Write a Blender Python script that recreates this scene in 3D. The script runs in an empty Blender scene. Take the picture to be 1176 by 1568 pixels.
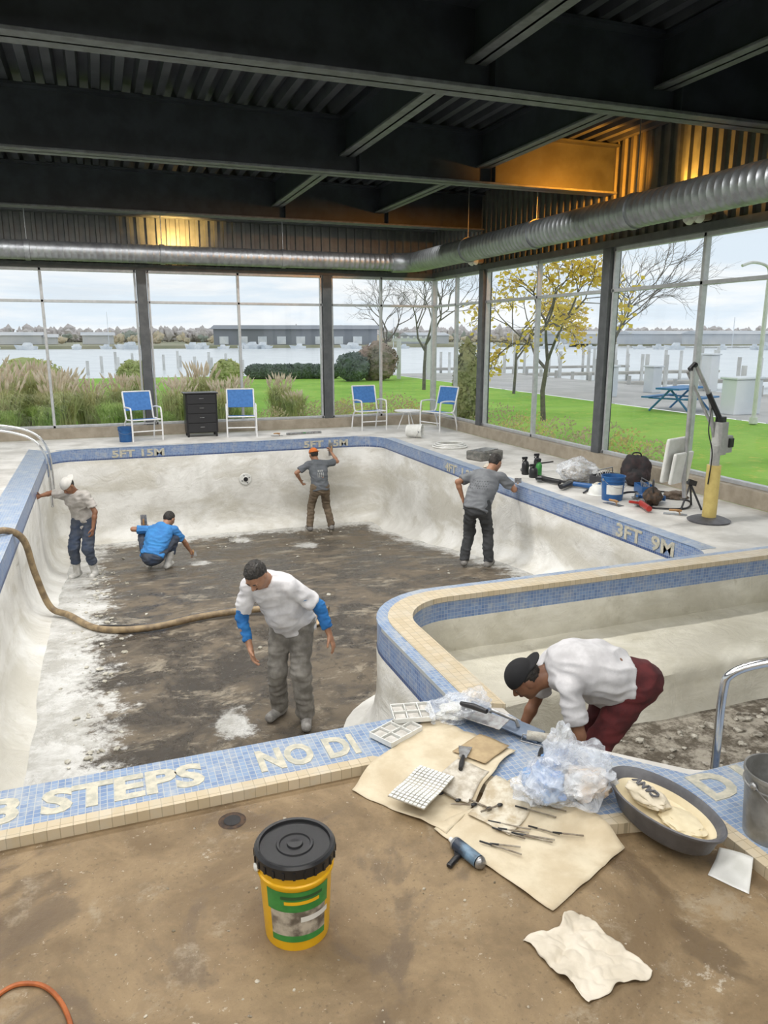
import bpy,bmesh,math,random
import numpy as np
from mathutils import Vector, Matrix, noise, Euler
random.seed(7)
sc=bpy.context.scene
V=Vector
# ------------------------------------------------------------------ materials
def new(name):
    m=bpy.data.materials.new(name); m.use_nodes=True
    nt=m.node_tree; b=nt.nodes['Principled BSDF']
    return m,nt,b
def N(nt,t,**k):
    n=nt.nodes.new(t)
    for a,v in k.items(): setattr(n,a,v)
    return n
def mixc(nt,f,a,b,mode='MIX'):
    n=N(nt,'ShaderNodeMix',data_type='RGBA',blend_type=mode)
    for s,v in ((0,f),(6,a),(7,b)):
        if isinstance(v,(int,float)): n.inputs[s].default_value=v
        elif isinstance(v,tuple): n.inputs[s].default_value=(*v,1)
        else: nt.links.new(v,n.inputs[s])
    return n.outputs[2]
def math_(nt,op,a,b=None,c=None):
    n=N(nt,'ShaderNodeMath',operation=op)
    for i,v in enumerate((a,b,c)):
        if v is None: continue
        if isinstance(v,(int,float)): n.inputs[i].default_value=v
        else: nt.links.new(v,n.inputs[i])
    return n.outputs[0]
def ramp(nt,f,lo,hi):
    n=N(nt,'ShaderNodeMapRange'); n.interpolation_type='SMOOTHSTEP'
    nt.links.new(f,n.inputs[0]); n.inputs[1].default_value=lo; n.inputs[2].default_value=hi
    return n.outputs[0]
def nz(nt,vec,scale,detail=6,rough=.6,dist=0):
    n=N(nt,'ShaderNodeTexNoise'); n.inputs['Scale'].default_value=scale; n.inputs['Detail'].default_value=detail
    n.inputs['Roughness'].default_value=rough; n.inputs['Distortion'].default_value=dist
    nt.links.new(vec,n.inputs['Vector']); return n.outputs[0]
def bumpn(nt,b,h,s,d=.01):
    n=N(nt,'ShaderNodeBump'); n.inputs['Strength'].default_value=s; n.inputs['Distance'].default_value=d
    nt.links.new(h,n.inputs['Height']); nt.links.new(n.outputs[0],b.inputs['Normal'])
def M(name,c1,c2=None,scale=6,rough=.6,metal=0,bump=0,bscale=40,lo=.35,hi=.65,transl=0):
    m,nt,b=new(name)
    if c2 is None: c2=tuple(x*.8 for x in c1)
    tc=N(nt,'ShaderNodeTexCoord').outputs['Object']
    f=ramp(nt,nz(nt,tc,scale),lo,hi); c=mixc(nt,f,c2,c1)
    nt.links.new(c,b.inputs['Base Color'])
    b.inputs['Roughness'].default_value=rough; b.inputs['Metallic'].default_value=metal
    if bump: bumpn(nt,b,nz(nt,tc,bscale),bump)
    if transl:
        t=N(nt,'ShaderNodeBsdfTranslucent'); nt.links.new(c,t.inputs[0]); mx=N(nt,'ShaderNodeMixShader'); mx.inputs[0].default_value=transl
        nt.links.new(b.outputs[0],mx.inputs[1]); nt.links.new(t.outputs[0],mx.inputs[2]); nt.links.new(mx.outputs[0],nt.nodes['Material Output'].inputs[0])
    return m
def Mprint(name,c1,c2,ink,x0,x1,z0,z1,bw=.05,rh=.05):
    """cotton shirt with a block of printed lettering across the back"""
    m=M(name,c1,c2,7,.85,0,.25,25); nt=m.node_tree; b=nt.nodes['Principled BSDF']
    src=b.inputs['Base Color'].links[0].from_socket
    tc=N(nt,'ShaderNodeTexCoord').outputs['Object']; s=N(nt,'ShaderNodeSeparateXYZ'); nt.links.new(tc,s.inputs[0])
    x,y,z=s.outputs
    k=math_(nt,'MULTIPLY',math_(nt,'MULTIPLY',math_(nt,'GREATER_THAN',x,x0),math_(nt,'LESS_THAN',x,x1)),math_(nt,'MULTIPLY',math_(nt,'GREATER_THAN',z,z0),math_(nt,'LESS_THAN',z,z1)))
    k=math_(nt,'MULTIPLY',k,math_(nt,'LESS_THAN',y,.10))
    c=N(nt,'ShaderNodeCombineXYZ'); nt.links.new(x,c.inputs[0]); nt.links.new(z,c.inputs[1])
    br=N(nt,'ShaderNodeTexBrick'); nt.links.new(c.outputs[0],br.inputs['Vector']); br.inputs['Scale'].default_value=1; br.inputs['Mortar Size'].default_value=.009; br.inputs['Brick Width'].default_value=bw; br.inputs['Row Height'].default_value=rh
    br.inputs['Color1'].default_value=(1,1,1,1); br.inputs['Color2'].default_value=(.4,.4,.4,1); br.inputs['Mortar'].default_value=(0,0,0,1)
    k=math_(nt,'MULTIPLY',math_(nt,'MULTIPLY',k,br.outputs[0]),.75)
    nt.links.new(mixc(nt,k,src,ink),b.inputs['Base Color']); return m
def Mtile(name,side,c1,c2,mort,sz=.035,dirt=.55):
    m,nt,b=new(name)
    p=N(nt,'ShaderNodeNewGeometry').outputs['Position']
    if side:
        s=N(nt,'ShaderNodeSeparateXYZ'); nt.links.new(p,s.inputs[0])
        c=N(nt,'ShaderNodeCombineXYZ'); nt.links.new(math_(nt,'ADD',s.outputs[0],s.outputs[1]),c.inputs[0]); nt.links.new(s.outputs[2],c.inputs[1]); v=c.outputs[0]
    else: v=p
    br=N(nt,'ShaderNodeTexBrick'); br.offset=0; br.squash=1
    nt.links.new(v,br.inputs['Vector'])
    for k,val in (('Color1',c1),('Color2',c2),('Mortar',mort)): br.inputs[k].default_value=(*val,1)
    br.inputs['Scale'].default_value=1; br.inputs['Mortar Size'].default_value=.0022; br.inputs['Brick Width'].default_value=sz; br.inputs['Row Height'].default_value=sz
    d=ramp(nt,nz(nt,p,4.5,9,.75),.44,.70)
    nt.links.new(mixc(nt,math_(nt,'MULTIPLY',d,dirt),br.outputs[0],(.54,.53,.48)),b.inputs['Base Color'])
    b.inputs['Roughness'].default_value=.35
    return m
tile_top=Mtile('mosaic_top',False,(.16,.24,.40),(.25,.34,.49),(.44,.46,.46),.035,.65)
tile_side=Mtile('mosaic_side',True,(.12,.20,.40),(.20,.30,.50),(.37,.42,.50),.035,.5)
tile_dark=Mtile('mosaic_border',True,(.03,.07,.20),(.05,.10,.26),(.3,.33,.4),.035,.15)
tile_tan=Mtile('coping_tan',False,(.52,.43,.29),(.60,.51,.37),(.36,.30,.20),.06,.45)
letterm=M('letter_tile',(.60,.56,.45),(.42,.41,.34),22,.4)
def plaster_mat(name,c1,c2,c3=(.36,.33,.27)):
    m,nt,b=new(name); p=N(nt,'ShaderNodeNewGeometry').outputs['Position']
    f=ramp(nt,nz(nt,p,1.3,7,.65,.6),.36,.66); g=ramp(nt,nz(nt,p,3.5,10,.78,.4),.55,.70)
    c=mixc(nt,f,c1,c2); c=mixc(nt,math_(nt,'MULTIPLY',g,.5),c,c3)
    mp=N(nt,'ShaderNodeMapping'); mp.inputs['Scale'].default_value=(1,1,3.0); nt.links.new(p,mp.inputs[0])
    h=ramp(nt,nz(nt,mp.outputs[0],.55,6,.65,.5),.44,.60); c=mixc(nt,math_(nt,'MULTIPLY',h,.6),c,(.46,.43,.35))
    sp=ramp(nt,nz(nt,p,28,4,.65),.68,.74); c=mixc(nt,math_(nt,'MULTIPLY',sp,.45),c,(.22,.19,.14))
    nt.links.new(c,b.inputs['Base Color']); b.inputs['Roughness'].default_value=.36
    bumpn(nt,b,nz(nt,p,3.2,9,.65,1.0),.65,.04); return m
plaster=plaster_mat('white_plaster',(.76,.75,.71),(.60,.585,.54))
plaster_spa=plaster_mat('spa_plaster',(.72,.69,.59),(.54,.51,.41),(.28,.24,.17))
def pool_floor_mat():
    m,nt,b=new('stripped_pool_floor'); p=N(nt,'ShaderNodeNewGeometry').outputs['Position']
    s=N(nt,'ShaderNodeSeparateXYZ'); nt.links.new(p,s.inputs[0]); x,y=s.outputs[0],s.outputs[1]
    dl=math_(nt,'DIVIDE',math_(nt,'ADD',x,1.15),.95); dr=math_(nt,'DIVIDE',math_(nt,'SUBTRACT',6.2,x),.62)
    df=math_(nt,'DIVIDE',math_(nt,'SUBTRACT',17.1,y),.80); dn=math_(nt,'DIVIDE',math_(nt,'SUBTRACT',y,4.0),.60)
    d=math_(nt,'MINIMUM',math_(nt,'MINIMUM',dl,dr),math_(nt,'MINIMUM',df,dn))
    # spots where fresh plaster has been dropped
    for cx,cy,r in ((.9,6.3,.26),(3.75,14.7,.36),(1.45,13.7,.28),(2.6,16.0,.3)):
        q=math_(nt,'DIVIDE',math_(nt,'SQRT',math_(nt,'ADD',math_(nt,'POWER',math_(nt,'SUBTRACT',x,cx),2.0),math_(nt,'POWER',math_(nt,'MULTIPLY',math_(nt,'SUBTRACT',y,cy),.6),2.0))),r)
        d=math_(nt,'MINIMUM',d,math_(nt,'ADD',q,.30))
    n1=nz(nt,p,1.1,8,.75); n2=nz(nt,p,6,10,.82)
    e=math_(nt,'ADD',math_(nt,'ADD',d,math_(nt,'MULTIPLY',math_(nt,'SUBTRACT',n1,.5),1.7)),math_(nt,'MULTIPLY',math_(nt,'SUBTRACT',n2,.5),2.2))
    wh=ramp(nt,e,1.12,.74)
    a=ramp(nt,nz(nt,p,1.3,10,.72,.3),.43,.60)
    base=mixc(nt,a,(.046,.036,.025),(.150,.118,.080))
    mp=N(nt,'ShaderNodeMapping'); mp.inputs['Scale'].default_value=(1,1.7,1); mp.inputs['Location'].default_value=(4,9,2); nt.links.new(p,mp.inputs[0])
    sp=ramp(nt,nz(nt,mp.outputs[0],1.5,10,.78,.4),.53,.63)
    base=mixc(nt,math_(nt,'MULTIPLY',sp,.75),base,(.34,.29,.215))
    dk=ramp(nt,nz(nt,p,5.5,8,.75,.3),.52,.64); base=mixc(nt,math_(nt,'MULTIPLY',dk,.6),base,(.032,.026,.018))
    sp3=ramp(nt,nz(nt,p,2.1,10,.82,.2),.62,.68); base=mixc(nt,math_(nt,'MULTIPLY',sp3,.6),base,(.50,.46,.38))
    sp2=ramp(nt,nz(nt,p,22,4,.6),.65,.71); base=mixc(nt,math_(nt,'MULTIPLY',sp2,.4),base,(.5,.47,.4))
    wc=mixc(nt,ramp(nt,nz(nt,p,3.2,9,.75,.3),.40,.62),(.64,.635,.61),(.42,.41,.375))
    c=mixc(nt,wh,base,wc); nt.links.new(c,b.inputs['Base Color'])
    r0=math_(nt,'ADD',math_(nt,'MULTIPLY',a,.4),.26); nt.links.new(math_(nt,'SUBTRACT',r0,math_(nt,'MULTIPLY',wh,.08)),b.inputs['Roughness'])
    bumpn(nt,b,nz(nt,p,11,9,.75),.8,.03); return m
pfloor=pool_floor_mat()
def concrete_mat():
    m,nt,b=new('brown_concrete'); p=N(nt,'ShaderNodeNewGeometry').outputs['Position']
    a=ramp(nt,nz(nt,p,1.2,9,.70,.4),.38,.62)
    c=mixc(nt,a,(.158,.105,.052),(.29,.205,.112))
    a2=ramp(nt,nz(nt,p,7,9,.75,.3),.42,.62); c=mixc(nt,math_(nt,'MULTIPLY',a2,.45),c,(.17,.118,.064))
    d=ramp(nt,nz(nt,p,1.7,7,.62,.8),.52,.60); c=mixc(nt,math_(nt,'MULTIPLY',d,.65),c,(.105,.070,.038))
    g=ramp(nt,nz(nt,p,3.1,9,.75,.2),.55,.66); c=mixc(nt,math_(nt,'MULTIPLY',g,.5),c,(.37,.31,.22))
    w=ramp(nt,nz(nt,p,3.6,10,.8,.2),.615,.665); c=mixc(nt,math_(nt,'MULTIPLY',w,.65),c,(.56,.51,.42))
    s=ramp(nt,nz(nt,p,55,4,.6),.60,.68); c=mixc(nt,math_(nt,'MULTIPLY',s,.5),c,(.09,.06,.035))
    s2=ramp(nt,nz(nt,p,34,4,.7),.65,.71); c=mixc(nt,math_(nt,'MULTIPLY',s2,.5),c,(.56,.50,.40))
    nt.links.new(c,b.inputs['Base Color']); nt.links.new(math_(nt,'SUBTRACT',.58,math_(nt,'MULTIPLY',d,.28)),b.inputs['Roughness'])
    bumpn(nt,b,nz(nt,p,30,8,.75),.5,.008); return m
concrete=concrete_mat()
deckm=M('dusty_deck',(.72,.70,.66),(.50,.48,.44),1.5,.6,0,.2,30)
steel=M('black_steel',(.028,.035,.046),(.016,.020,.027),3,.5,0,.1,20)
steel_lit=M('black_steel_lit',(.11,.12,.13),(.07,.075,.08),8,.5)  # paler steel: light catching the lower flanges put into the colour
ceilm=M('black_deck',(.044,.051,.060),(.026,.031,.037),2,.55)
wallrib=M('ribbed_panel',(.10,.105,.10),(.07,.075,.075),4,.5)
duct=M('galvanised_duct',(.38,.40,.42),(.28,.29,.31),5,.42,.8,.15,25)
frame=M('window_aluminium',(.50,.51,.52),(.42,.43,.44),10,.4,.3)
colm=M('column_grey',(.095,.10,.105),(.07,.075,.08),6,.5)
sillm=M('sill_tan',(.36,.31,.24),(.28,.24,.18),5,.6)
chrome=M('chrome',(.75,.76,.78),(.68,.69,.7),12,.18,1)
blackp=M('black_plastic',(.015,.015,.017),(.01,.01,.011),14,.35)
yellowp=M('yellow_plastic',(.80,.46,.01),(.74,.41,.01),9,.35)
postp=M('post_yellow',(.78,.62,.22),(.68,.52,.17),9,.45)
bluep=M('blue_plastic',(.02,.11,.30),(.015,.08,.24),9,.35)
whitep=M('white_plastic',(.76,.76,.73),(.66,.66,.62),8,.4)
greenp=M('green_label',(.05,.28,.06),(.03,.2,.04),12,.4)
paperm=M('kraft_paper',(.66,.58,.43),(.54,.45,.31),5,.8,0,.25,20)
towelm=M('paper_towel',(.68,.62,.52),(.58,.52,.42),6,.85,0,.6,14)
creamm=M('cream_plaster',(.76,.67,.47),(.66,.57,.38),6,.5)
rubber=M('grey_rubber',(.13,.13,.14),(.09,.09,.10),10,.5)
hosem=M('muddy_hose',(.30,.22,.12),(.15,.105,.06),9,.6,0,.3,60)
orangem=M('orange_cord',(.42,.12,.03),(.3,.08,.02),20,.5)
metalm=M('tool_steel',(.42,.43,.44),(.25,.24,.23),20,.35,.8)
woodm=M('wood_handle',(.42,.24,.10),(.3,.16,.06),15,.5)
chairblue=M('blue_sling',(.06,.20,.50),(.045,.16,.42),20,.7)
whitef=M('white_frame',(.80,.80,.80),(.72,.72,.72),20,.35)
redp=M('red_plastic',(.4,.03,.02),None,10,.4)
def thin_mat(name,col,alpha,rough=.15):
    m,nt,b=new(name); b.inputs['Base Color'].default_value=(*col,1); b.inputs['Roughness'].default_value=rough
    tc=N(nt,'ShaderNodeTexCoord').outputs['Object']
    f=ramp(nt,nz(nt,tc,9,5,.6,1.5),.35,.7)
    t=N(nt,'ShaderNodeBsdfTransparent'); mx=N(nt,'ShaderNodeMixShader')
    nt.links.new(math_(nt,'ADD',math_(nt,'MULTIPLY',f,.35),alpha),mx.inputs[0])
    nt.links.new(t.outputs[0],mx.inputs[1]); nt.links.new(b.outputs[0],mx.inputs[2])
    nt.links.new(mx.outputs[0],nt.nodes['Material Output'].inputs[0]); return m
bagm=thin_mat('clear_plastic_bag',(.80,.84,.90),.20)
def glass_mat():
    m,nt,b=new('window_glass')
    t=N(nt,'ShaderNodeBsdfTransparent'); t.inputs[0].default_value=(.98,.99,.99,1); g=N(nt,'ShaderNodeBsdfGlossy'); g.inputs['Roughness'].default_value=.02
    mx=N(nt,'ShaderNodeMixShader'); mx.inputs[0].default_value=.02
    nt.links.new(t.outputs[0],mx.inputs[1]); nt.links.new(g.outputs[0],mx.inputs[2]); nt.links.new(mx.outputs[0],nt.nodes['Material Output'].inputs[0]); return m
glass=glass_mat()
# ------------------------------------------------------------------ geometry helpers
def empty(name,loc=(0,0,0),rz=0,s=1):
    e=bpy.data.objects.new(name,None); e.location=loc; e.rotation_euler=(0,0,rz); e.scale=(s,s,s); e.empty_display_size=.1
    sc.collection.objects.link(e); return e
def mk(name,vs,fs,mat,parent=None,smooth=False,bevel=0,sharp=.7):
    me=bpy.data.meshes.new(name); me.from_pydata([tuple(map(float,v)) for v in vs],[],[tuple(map(int,f)) for f in fs]); me.update()
    if smooth:
        me.polygons.foreach_set('use_smooth',[True]*len(me.polygons))
        if sharp: me.set_sharp_from_angle(angle=sharp)
    me.materials.append(mat); o=bpy.data.objects.new(name,me); sc.collection.objects.link(o)
    if parent: o.parent=parent
    if bevel:
        b=o.modifiers.new('b','BEVEL'); b.width=bevel; b.segments=2; b.limit_method='ANGLE'
    return o
def icot(n):
    b=bmesh.new(); bmesh.ops.create_icosphere(b,subdivisions=n,radius=1); r=([v.co.copy() for v in b.verts],[[v.index for v in f.verts] for f in b.faces]); b.free(); return r
ICO1=icot(1); ICO2=icot(2); ICO4=icot(4)
class G:
    def __init__(s): s.v=[]; s.f=[]
    def add(s,vs,fs):
        o=len(s.v); s.v+=list(vs); s.f+=[[i+o for i in f] for f in fs]; return s
    def box(s,c,d,rot=(0,0,0)):
        R=Euler(rot).to_matrix(); c=V(c)
        vs=[c+R@V((d[0]/2*a,d[1]/2*b,d[2]/2*e)) for a in(-1,1) for b in(-1,1) for e in(-1,1)]
        return s.add(vs,[(0,1,3,2),(4,6,7,5),(0,4,5,1),(2,3,7,6),(0,2,6,4),(1,5,7,3)])
    def tube(s,pts,r,n=8,cap=True):
        pts=[V(p) for p in pts]; L=len(pts); r=[r]*L if isinstance(r,(int,float)) else r
        t=[(pts[min(i+1,L-1)]-pts[max(i-1,0)]).normalized() for i in range(L)]
        u=t[0].orthogonal().normalized(); vs=[]
        for i in range(L):
            u=(u-t[i]*u.dot(t[i])).normalized(); w=t[i].cross(u)
            for k in range(n):
                a=2*math.pi*k/n; vs.append(pts[i]+(u*math.cos(a)+w*math.sin(a))*r[i])
        fs=[(i*n+k,i*n+(k+1)%n,(i+1)*n+(k+1)%n,(i+1)*n+k) for i in range(L-1) for k in range(n)]
        if cap: fs+=[tuple(range(n))[::-1],tuple((L-1)*n+k for k in range(n))]
        return s.add(vs,fs)
    def lathe(s,prof,n=32,mat=None):
        mat=mat or Matrix(); vs=[]; L=len(prof)
        for r,z in prof:
            for k in range(n):
                a=2*math.pi*k/n; vs.append(mat@V((r*math.cos(a),r*math.sin(a),z)))
        fs=[(i*n+k,i*n+(k+1)%n,(i+1)*n+(k+1)%n,(i+1)*n+k) for i in range(L-1) for k in range(n)]
        return s.add(vs,fs)
    def ico(s,c,r,hi=False,amp=0,fr=3,rot=(0,0,0),seed=0):
        T=ICO1 if hi=='lo' else (ICO4 if hi else ICO2); R=Euler(rot).to_matrix(); c=V(c); r=V(r) if not isinstance(r,(int,float)) else V((r,r,r)); vs=[]
        for p in T[0]:
            k=1+amp*noise.fractal(p*fr+V((seed*3.1,seed*1.7,0)),1,2,4) if amp else 1
            vs.append(c+R@V((p.x*r.x*k,p.y*r.y*k,p.z*r.z*k)))
        return s.add(vs,T[1])
    def obj(s,name,mat,parent=None,smooth=False,bevel=0,sharp=.7): return mk(name,s.v,s.f,mat,parent,smooth,bevel,sharp)
def catm(pts,n=6):
    pts=[V(p) for p in pts]; out=[]
    for i in range(len(pts)-1):
        a=pts[max(i-1,0)];b=pts[i];c=pts[i+1];d=pts[min(i+2,len(pts)-1)]
        for k in range(n):
            t=k/n; out.append(.5*((2*b)+(c-a)*t+(2*a-5*b+4*c-d)*t*t+(3*b-a-3*c+d)*t**3))
    out.append(pts[-1]); return out
def fill(name,outer,holes,z,mat,parent=None):
    bm=bmesh.new(); es=[]
    for lp in [outer]+holes:
        vs=[bm.verts.new((p[0],p[1],z)) for p in lp]
        for i in range(len(vs)): es.append(bm.edges.new((vs[i],vs[(i+1)%len(vs)])))
    bmesh.ops.triangle_fill(bm,use_beauty=True,use_dissolve=False,edges=es)
    for f in bm.faces:
        f.normal_update()
        if f.normal.z<0: f.normal_flip()
    me=bpy.data.meshes.new(name); bm.to_mesh(me); bm.free(); me.materials.append(mat)
    o=bpy.data.objects.new(name,me); sc.collection.objects.link(o); o.parent=parent; return o
def roundpoly(pts,rad,n=10,step=.5):
    out=[];L=len(pts); segs=[]
    for i in range(L):
        p=V(pts[i]);a=V(pts[i-1]);b=V(pts[(i+1)%L]); r=rad[i]
        da=(a-p).normalized(); db=(b-p).normalized(); ang=da.angle(db); t=r/math.tan(ang/2); s0=p+da*t; s1=p+db*t
        c=p+(da+db).normalized()*(r/math.sin(ang/2)); arc=[]
        a0=math.atan2(s0.y-c.y,s0.x-c.x); a1=math.atan2(s1.y-c.y,s1.x-c.x); d=(a1-a0+math.pi)%(2*math.pi)-math.pi
        for k in range(n+1):
            q=a0+d*k/n; arc.append(V((c.x+r*math.cos(q),c.y+r*math.sin(q))))
        segs.append(arc)
    for i in range(L):
        out+=segs[i]; a=segs[i][-1]; b=segs[(i+1)%L][0]; m=int((b-a).length/step)
        for k in range(1,m): out.append(a.lerp(b,k/m))
    return out
def inset(path,d):
    L=len(path); o=[]
    for i in range(L):
        t=(path[(i+1)%L]-path[i-1]); 
        if t.length<1e-6: t=path[(i+1)%L]-path[i]
        t.normalize(); o.append(path[i]+V((-t.y,t.x))*d)
    return o
def text(name,s,size,mat,Mx,parent=None,off=.035):
    cu=bpy.data.curves.new(name,'FONT'); cu.body=s; cu.size=size; cu.extrude=.003; cu.offset=size*off; cu.resolution_u=3
    o=bpy.data.objects.new('tmp',cu); sc.collection.objects.link(o); dg=bpy.context.evaluated_depsgraph_get(); dg.update()
    me=bpy.data.meshes.new_from_object(o.evaluated_get(dg)); bpy.data.objects.remove(o); me.materials.clear(); me.materials.append(mat)
    me.transform(Mx); n=bpy.data.objects.new(name,me); sc.collection.objects.link(n); n.parent=parent; return n
def sstep(a,b,x):
    t=min(1,max(0,(x-a)/(b-a))); return t*t*(3-2*t)
# ------------------------------------------------------------------ pools and deck
RX=6.2
def floorz(y): return -1.1-.92*sstep(8.2,16.8,y)
MAIN=roundpoly([(-1.15,4.02),(2.0,4.02),(2.0,6.2),(RX,6.2),(RX,17.1),(-1.15,17.1)],[.15,.15,.8,.25,.55,.5])
SPA=roundpoly([(2.95,2.87),(7.4,2.87),(7.4,5.92),(2.28,5.92),(2.28,3.55)],[.25,.3,.3,.55,.3])
pool=empty('swimming_pool')
def rings(name,path,rs,mat,parent):
    vs=[];L=len(path)
    for ins,zf in rs:
        for p in inset(path,ins): vs.append((p.x,p.y,zf(p.y)))
    fs=[(k*L+i,k*L+(i+1)%L,(k+1)*L+(i+1)%L,(k+1)*L+i) for k in range(len(rs)-1) for i in range(L)]
    return mk(name,vs,fs,mat,parent,True,0,.9)
rings('waterline_tile',MAIN,[(0,lambda y:0),(0,lambda y:-.245)],tile_side,pool)
rings('waterline_border',MAIN,[(0.003,lambda y:-.245),(.003,lambda y:-.21)],tile_dark,pool)
rings('basin_wall',MAIN,[(0,lambda y:-.245),(.004,lambda y:-.25)]+[(i,(lambda y,o=o:floorz(y)+o)) for i,o in ((.0,.6),(.01,.42),(.04,.25),(.10,.12),(.20,.04),(.33,.0),(.42,-.02))],plaster,pool)
vs=[];fs=[];nx,ny=60,100
for j in range(ny+1):
    for i in range(nx+1):
        x=-1.2+7.45*i/nx; y=3.95+13.2*j/ny
        vs.append((x,y,floorz(y)+.012*noise.noise(V((x*1.5,y*1.5,0)))))
for j in range(ny):
    for i in range(nx):
        a=j*(nx+1)+i; fs.append((a,a+1,a+nx+2,a+nx+1))
mk('basin_floor',vs,fs,pfloor,pool,True)
random.seed(21); g=G()
def chip(g,x,y,z,s):
    g.ico((x,y,z+s*.25),(s*random.uniform(.6,1.4),s*random.uniform(.6,1.3),s*.45),'lo',.5,2,(0,0,random.uniform(0,3)),random.random()*9)
for _ in range(420):
    q=random.random()
    if q<.45: x=random.gauss(-.25,.18); y=random.uniform(4.4,14)
    elif q<.72: x=random.uniform(-.2,1.9); y=4.35+abs(random.gauss(0,.45))
    elif q<.9: x=random.uniform(0,5.6); y=16.4-abs(random.gauss(0,.4))
    else: x=random.uniform(-.2,5.4); y=random.uniform(6.4,16)
    if y<6.4 and x>1.6: continue
    if x<-.7: continue
    chip(g,x,y,floorz(y),random.choice((.010,.015,.022,.034)))
g.obj('plaster_debris',M('debris_white',(.52,.50,.44),(.30,.28,.22),9,.8),pool,False)
random.seed(22); g=G()
for _ in range(420): chip(g,random.uniform(2.7,6.9),2.95+1.7*random.random(),-.945,random.choice((.02,.03,.045)))
spa=empty('spa_pool')
g.obj('spa_rubble',M('debris_grey',(.50,.47,.40),(.16,.14,.11),14,.85),spa,False)
rings('waterline_tile',SPA,[(0,lambda y:0),(0,lambda y:-.2)],tile_side,spa)
rings('basin_wall',SPA,[(0,lambda y:-.2),(.004,lambda y:-.205),(.0,lambda y:-.5),(.02,lambda y:-.8),(.08,lambda y:-.9),(.2,lambda y:-.95)],plaster_spa,spa)
spaf,ntp,bp=new('spa_floor_rubble'); p=N(ntp,'ShaderNodeNewGeometry').outputs['Position']
cc=mixc(ntp,ramp(ntp,nz(ntp,p,5,9,.8),.42,.6),(.10,.08,.055),(.42,.38,.31)); ntp.links.new(cc,bp.inputs['Base Color']); bp.inputs['Roughness'].default_value=.7; bumpn(ntp,bp,nz(ntp,p,20,8,.7),.8,.03)
fill('basin_floor',[(2.2,2.8),(7.45,2.8),(7.45,6.0),(2.2,6.0)],[],-.945,spaf,spa)
pr=[(6.0,-.52),(5.15,-.54),(5.0,-.555),(4.93,-.6),(4.90,-.7),(4.86,-.88),(4.78,-.96)]
vs=[];nb=60
for i in range(nb+1):
    x=2.2+5.25*i/nb
    for y,z in pr: vs.append((x,y+.06*noise.noise(V((x*1.6,z,3))),z+.012*noise.noise(V((x*3,y*3,0)))))
L=len(pr); mk('bench',vs,[(i*L+k,i*L+k+1,(i+1)*L+k+1,(i+1)*L+k) for i in range(nb) for k in range(L-1)],plaster_spa,spa,True)
EDGE=[(-6.85,3.58),(1.25,3.58),(1.75,3.2),(2.14,2.67),(2.65,2.56),(2.65,-3.98)]
fill('pool_deck',EDGE+[(8.43,-3.98),(8.43,19.05),(-6.85,19.05)],[[(p.x,p.y) for p in MAIN],[(p.x,p.y) for p in SPA]],0,deckm)
fill('floor',[(-7,-4),(2.75,-4),(2.75,2.75),(2.2,2.85),(1.8,3.5),(1.3,3.75),(-7,3.75)],[],-.05,concrete)
rim=empty('pool_rim_tiles')
def strip(name,A,B,z,t,mat,parent):
    vs=[];L=len(A)
    for a,b in zip(A,B): vs+=[(a[0],a[1],z),(b[0],b[1],z),(b[0],b[1],z-t),(a[0],a[1],z-t)]
    fs=[]
    for i in range(L-1):
        j=i+1
        for k in range(4): fs.append((i*4+k,j*4+k,j*4+(k+1)%4,i*4+(k+1)%4))
    fs+=[(0,1,2,3),((L-1)*4+3,(L-1)*4+2,(L-1)*4+1,(L-1)*4)]
    return mk(name,vs,fs,mat,parent)
strip('rim_tile_near',[(-1.6,4.02),(2.0,4.02)],[(-1.6,3.64),(1.30,3.64)],.006,.01,tile_top,rim)
strip('rim_tile_left',[(-1.15,4.02),(-1.15,17.1)],[(-1.55,4.02),(-1.55,17.5)],.006,.01,tile_top,rim)
strip('rim_tile_right',[(RX,6.4),(RX,16.6)],[(RX+.22,6.4),(RX+.22,16.6)],.006,.01,tile_top,rim)
strip('rim_tile_far',[(-1.0,17.1),(5.7,17.1)],[(-1.0,17.2),(5.7,17.2)],.006,.01,tile_top,rim)
strip('rim_tile_spa_near',[(2.0,4.02),(2.28,3.8),(2.35,3.45),(2.86,2.87),(7.4,2.87)],[(1.30,3.64),(1.8,3.25),(2.17,2.73),(2.72,2.62),(2.78,1.6)],.006,.01,tile_top,rim)
strip('rim_tile_spa_side',[(2.70,2.64),(7.4,2.62)],[(2.70,-1),(7.4,-1)],.005,.01,tile_top,rim)
Eo=[V(e) for e in EDGE]; Ei=[(-6.85,3.655),(1.29,3.655),(1.82,3.26),(2.18,2.74),(2.73,2.63),(2.73,-3.98)]
strip('coping_near',Ei,[(e.x,e.y-.004) for e in Eo],.008,.065,tile_tan,rim)
def arcd(cx,cy,r): return [V((cx+r*math.cos(a),cy+r*math.sin(a))) for a in [math.pi-k*math.pi/2/10 for k in range(11)]]
xs=(3.4,4.2,5,5.6,6.3,7.4)
out=[V((1.995,4.0)),V((1.995,4.7))]+arcd(2.8,5.4,.805)+[V((x,6.205)) for x in xs]
midc=[V((2.09,4.0)),V((2.09,4.7))]+arcd(2.81,5.39,.72)+[V((x,6.11)) for x in xs]
inn=[V((2.295,3.9)),V((2.295,4.7))]+arcd(2.83,5.37,.535)+[V((x,5.905)) for x in xs]
strip('rim_tile_divider',out,midc,.022,.03,tile_top,rim)
strip('coping_divider',midc,inn,.030,.05,tile_tan,rim)
def flat(x,y,rz=0,z=.007): return Matrix.Translation((x,y,z))@Matrix.Rotation(rz,4,'Z')
text('letters_steps','3 STEPS',.34,letterm,flat(-.71,3.72)@Matrix.Diagonal((.95,.86,1,1)),rim,.04)
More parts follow.
